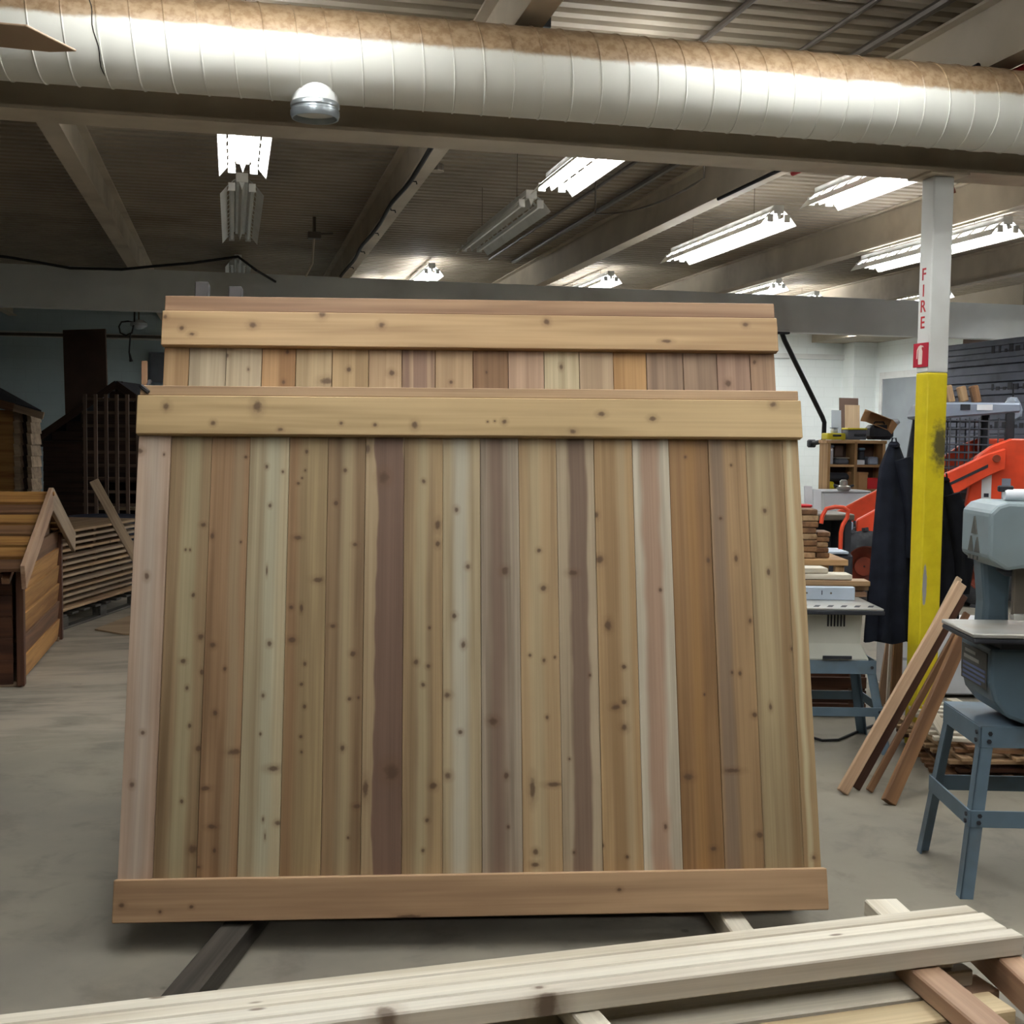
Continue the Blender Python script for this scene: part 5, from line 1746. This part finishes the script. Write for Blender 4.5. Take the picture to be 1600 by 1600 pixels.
for i in range(NS):
    c = A_ + dv * (PLN / 2 + .02 * ((i * 5) % 3 - 1)) + nv * (PWD / 2 + .012 * ((i * 7) % 4 - 1))
    lay = thing('siding_sheet', ['bottom', 'second', 'third', 'fourth', 'fifth', 'sixth', 'seventh', 'eighth', 'ninth', 'tenth', 'eleventh', 'twelfth', 'topmost'][i] + ' wooden siding sheet from below, in the stack on the pallet', 'siding sheet', (c.x, c.y, .132 + i * stp), PZ, 'siding sheets on the pallet')
    board('sheet', (PLN, PWD, stp * .4), W['shingle' if i % 3 else 'cedar'], lay, (0, 0, stp * .78), (1, 0, 0), (0, 1, 0), .002)
    for x in (-PLN / 2 + .25, 0, PLN / 2 - .25):
        board('batten', (PWD - .1, .06, stp * .56), W['cedar_brown'], lay, (x, .03, stp * .29), (0, 1, 0), (1, 0, 0), .002)
# board leaning over the stack
p0, p1 = dep(147, 752, 11.3), dep(207, 862, 11.0)
ext = (p1 - p0).normalized()
p1 = p1 + ext * .5
tag(plank('propped_board', p0, p1, .085, .04, W['shingle'], None, (1, .1, .3), .003), 'single tan board leaning down across the lattice onto the siding stack', 'board')
# plywood scrap on the floor
pp_ = [atz(x, y_, .012) for x, y_ in ((148, 983), (202, 962), (240, 975), (240, 992), (190, 990))]
tag(MB().prism([(v.x, v.y) for v in pp_], .001, .014, 'xy').build('plywood_scrap', W['ply']), 'flat plywood scrap on the floor at the foot of the siding stack', 'plywood')

# lattice panel standing in the dim corner
DL = 14.3
lt = thing('lattice_screen', 'tall dark wooden lattice panel standing in front of the dim playhouse', 'lattice', (0, 0, 0), 0)
l0 = dep(128, 700, DL)
lt.location = (l0.x, l0.y, 0)
lt.rotation_euler = (0, 0, radians(-13))
zt_ = dep(140, 616, DL).z
WL = (212 - 128) * DL / F_PX + .25
for i in range(7):
    board('slat', (zt_ - .1, .042, .02), W['lattice'], lt, (.04 + i * .124, 0, zt_ / 2 + .05), (0, 0, 1), (1, 0, 0), .002)
for i in range(16):
    board('cross_slat', (WL, .035, .016), W['lattice'], lt, (WL / 2, .019, zt_ - .06 - i * .155), (1, 0, 0), (0, 0, 1), .002)

# dark gabled playhouse behind the lattice
DP = 17.2
pkp = dep(186, 600, DP)
evp = dep(52, 690, DP)
ph = thing('playhouse', 'dark gabled playhouse with plank siding behind the lattice', 'playhouse', (pkp.x, pkp.y, 0), radians(-13))
hw = abs((Matrix.Rotation(radians(13), 3, 'Z') @ (evp - pkp)).x)
ZP2, ZE2 = pkp.z, evp.z
hwall = hw - .12
for i in range(18):
    z0 = .03 + i * .142
    if z0 > ZP2 - .1:
        break
    ww = hwall if z0 + .14 < ZE2 + .1 else max(.05, (ZP2 - z0 - .16) * hw / (ZP2 - ZE2))
    if .2 < z0 < 1.0:
        for s in (-1, 1):
            board('siding_board', (ww - .35, .15, .02), W['dark'], ph, (s * (ww + .35) / 2, 0, z0 + .07), (1, 0, 0), (0, .12, 1), .002)
    else:
        board('siding_board', (2 * ww, .15, .02), W['dark'], ph, (0, 0, z0 + .07), (1, 0, 0), (0, .12, 1), .002)
MB().span((-hwall, .03, 0), (-hwall + .04, 1.5, ZE2)).build('side_wall', W['dark'], ph)
MB().span((hwall - .04, .03, 0), (hwall, 1.5, ZE2)).build('side_wall', W['dark'], ph)
MB().span((-hwall, 1.46, 0), (hwall, 1.5, ZE2)).build('rear_wall', W['dark'], ph)
for s in (-1, 1):
    a, b = Vector((0, .7, ZP2 + .02)), Vector((s * (hw + .1), .7, ZE2 - .06))
    plank('roof_slab', a, b, 1.7, .05, M['mach_dark'], ph, (0, 1, 0), .004)
    plank('rake_board', Vector((0, -.14, ZP2 - .01)), Vector((s * (hw + .1), -.14, ZE2 - .09)), .1, .03, W['dark'], ph, (s * (ZP2 - ZE2), 0, hw), .003)
MB().span((-.5, .02, .62), (.45, .5, .66)).build('door_shelf', W['shingle'], ph)
q = dep(165, 812, 13.6)
t = thing('tarp_heap', 'dark blue tarp heaped behind the siding stack', 'tarp', (q.x, q.y, 0), .2)
MB().lathe([(.5, 0), (.48, .4), (.4, .8), (.25, q.z), (.08, q.z + .05)], (0, 0, 0), 16).build('tarp', M['navy_tarp'], t, smooth=True)
MB().tube([(.49 * cos(a), .49 * sin(a), .3) for a in [i / 16 * 2 * pi for i in range(16)]], .012, 5, True).build('tarp_rope', M['black'], t)

# shingled hut at the frame edge
DH = 14.6
sh0 = dep(42, 700, DH)
hu = thing('shingled_hut', 'small hut with stepped cedar shingle corners and a dark shingle roof', 'hut', (sh0.x, sh0.y, 0), radians(-13))
ztp = dep(42, 641, DH).z
px_m = DH / F_PX
for ci, (xo, wd) in enumerate(((-.005, .05), (-.165, .07))):
    z = ztp
    k_ = 0
    while z > .15:
        hgt_ = .145
        m = MB()
        lean_ = .02
        x0 = xo
        m.add([(x0, 0, z), (x0 + wd, 0, z), (x0 + wd + lean_, -.01, z - hgt_), (x0 + lean_, -.01, z - hgt_),
               (x0, .3, z), (x0 + wd, .3, z), (x0 + wd + lean_, .3, z - hgt_), (x0 + lean_, .3, z - hgt_)],
              [(0, 1, 2, 3), (7, 6, 5, 4), (0, 4, 5, 1), (1, 5, 6, 2), (2, 6, 7, 3), (3, 7, 4, 0)])
        b = m.build('shingle', W['shingle'], hu, bevel=.002)
        z -= hgt_ - .01
        k_ += 1
MB().span((-.09, .1, 0), (-.04, .28, ztp)).build('door_jamb', W['dark'], hu)
MB().span((-1.2, .02, 0), (-.165, .3, ztp)).build('front_wall', W['honey'], hu)
MB().span((-1.2, .3, 0), (-.17, .55, ztp)).build('hut_body', W['dark'], hu)
inv = Matrix.Rotation(radians(13), 3, 'Z')


def hl_(px, py, d=DH - .25):
    return inv @ (dep(px, py, d) - Vector((sh0.x, sh0.y, 0)))


a, b, c = hl_(-120, 600), hl_(22, 637), hl_(68, 650)
plank('fascia_board', a, b, .1, .03, W['brown_siding'], hu, (0, 0, 1), .003)
plank('fascia_board', b, c, .085, .032, W['shingle'], hu, (0, 0, 1), .003)
r0, r1, r2, r3 = hl_(-120, 560), hl_(0, 605), hl_(62, 645), hl_(-120, 598)
back = Vector((0, 1.4, .25))
rf_ = MB()
pr_ = [r3 + Vector((0, 0, .04)), r2 + Vector((0.02, 0, .03)), hl_(30, 622, DH + .5), hl_(-10, 600, DH + 1.0), hl_(-120, 560, DH + 1.4)]
rf_.add(list(pr_) + [v - Vector((0, 0, .05)) for v in pr_], [(0, 1, 2, 3, 4), (9, 8, 7, 6, 5)] + [(i, i + 5, (i + 1) % 5 + 5, (i + 1) % 5) for i in range(5)])
rf_.build('hut_roof', M['mach_dark'], hu)

# rear wall bits on the dim side
q = dep(132, 515, 19.0)
tag(plank('tall_board', (q.x + .1, q.y - .3, .01), (q.x, q.y, q.z), .66, .05, M['dark_ply'], None, (1, -.2, 0), .004), 'tall brown board standing against the pale blue wall behind the playhouse', 'panel')
q = aty(243, 575, Y1 - .1)
t = thing('electric_cabinet', 'dark grey electric cabinet on the pale blue wall beside the panel edge', 'cabinet', q)
MB().span((-.1, -.1, -.28), (.5, .1, .28)).build('cabinet_box', M['mach_grey'], t, bevel=.01)
MB().span((-.08, -.115, -.26), (.48, -.101, .26)).build('cabinet_door', M['grey_plastic'], t, bevel=.004)
q = aty(217, 506, 18.5)
t = thing('bulb_lamp', 'clear round lamp hanging under the far beam in the dim corner', 'lamp', q)
MB().lathe([(.02, .06), (.07, .05), (.12, .01), (.12, -.03), (.06, -.07), (.02, -.08)], (0, 0, 0), 16).build('lamp_globe', M['glass_lamp'], t, smooth=True)
MB().tube([(0, 0, .05), (0, 0, ZD - q.z)], .012, 6).build('lamp_stem', M['conduit'], t)
lp = [aty(x, y_, 18.3) for x, y_ in ((210, 503), (200, 502), (190, 503), (186, 510), (188, 520), (197, 524), (206, 520), (209, 508))]
lp2 = [aty(x, y_, 18.3) for x, y_ in ((204, 522), (203, 535), (202, 550), (204, 560), (205, 565))]
lp = [Vector((lp[0].x + .02, lp[0].y, ZD - .005))] + lp
t = thing('hanging_cable', 'looped black cable with a plug hanging in the dim corner', 'cable', (0, 0, 0))
MB().tube(lp, .013, 6).build('cable_loop', M['black'], t)
MB().tube(lp2, [.012, .012, .012, .02, .03], 6).build('cable_tail', M['black'], t)
pipe('wall_pipe', [aty(-120, 519, 20.5), aty(300, 528, 20.5)], .025, M['conduit'], 'thin horizontal pipe crossing in front of the pale blue wall', 'pipe')
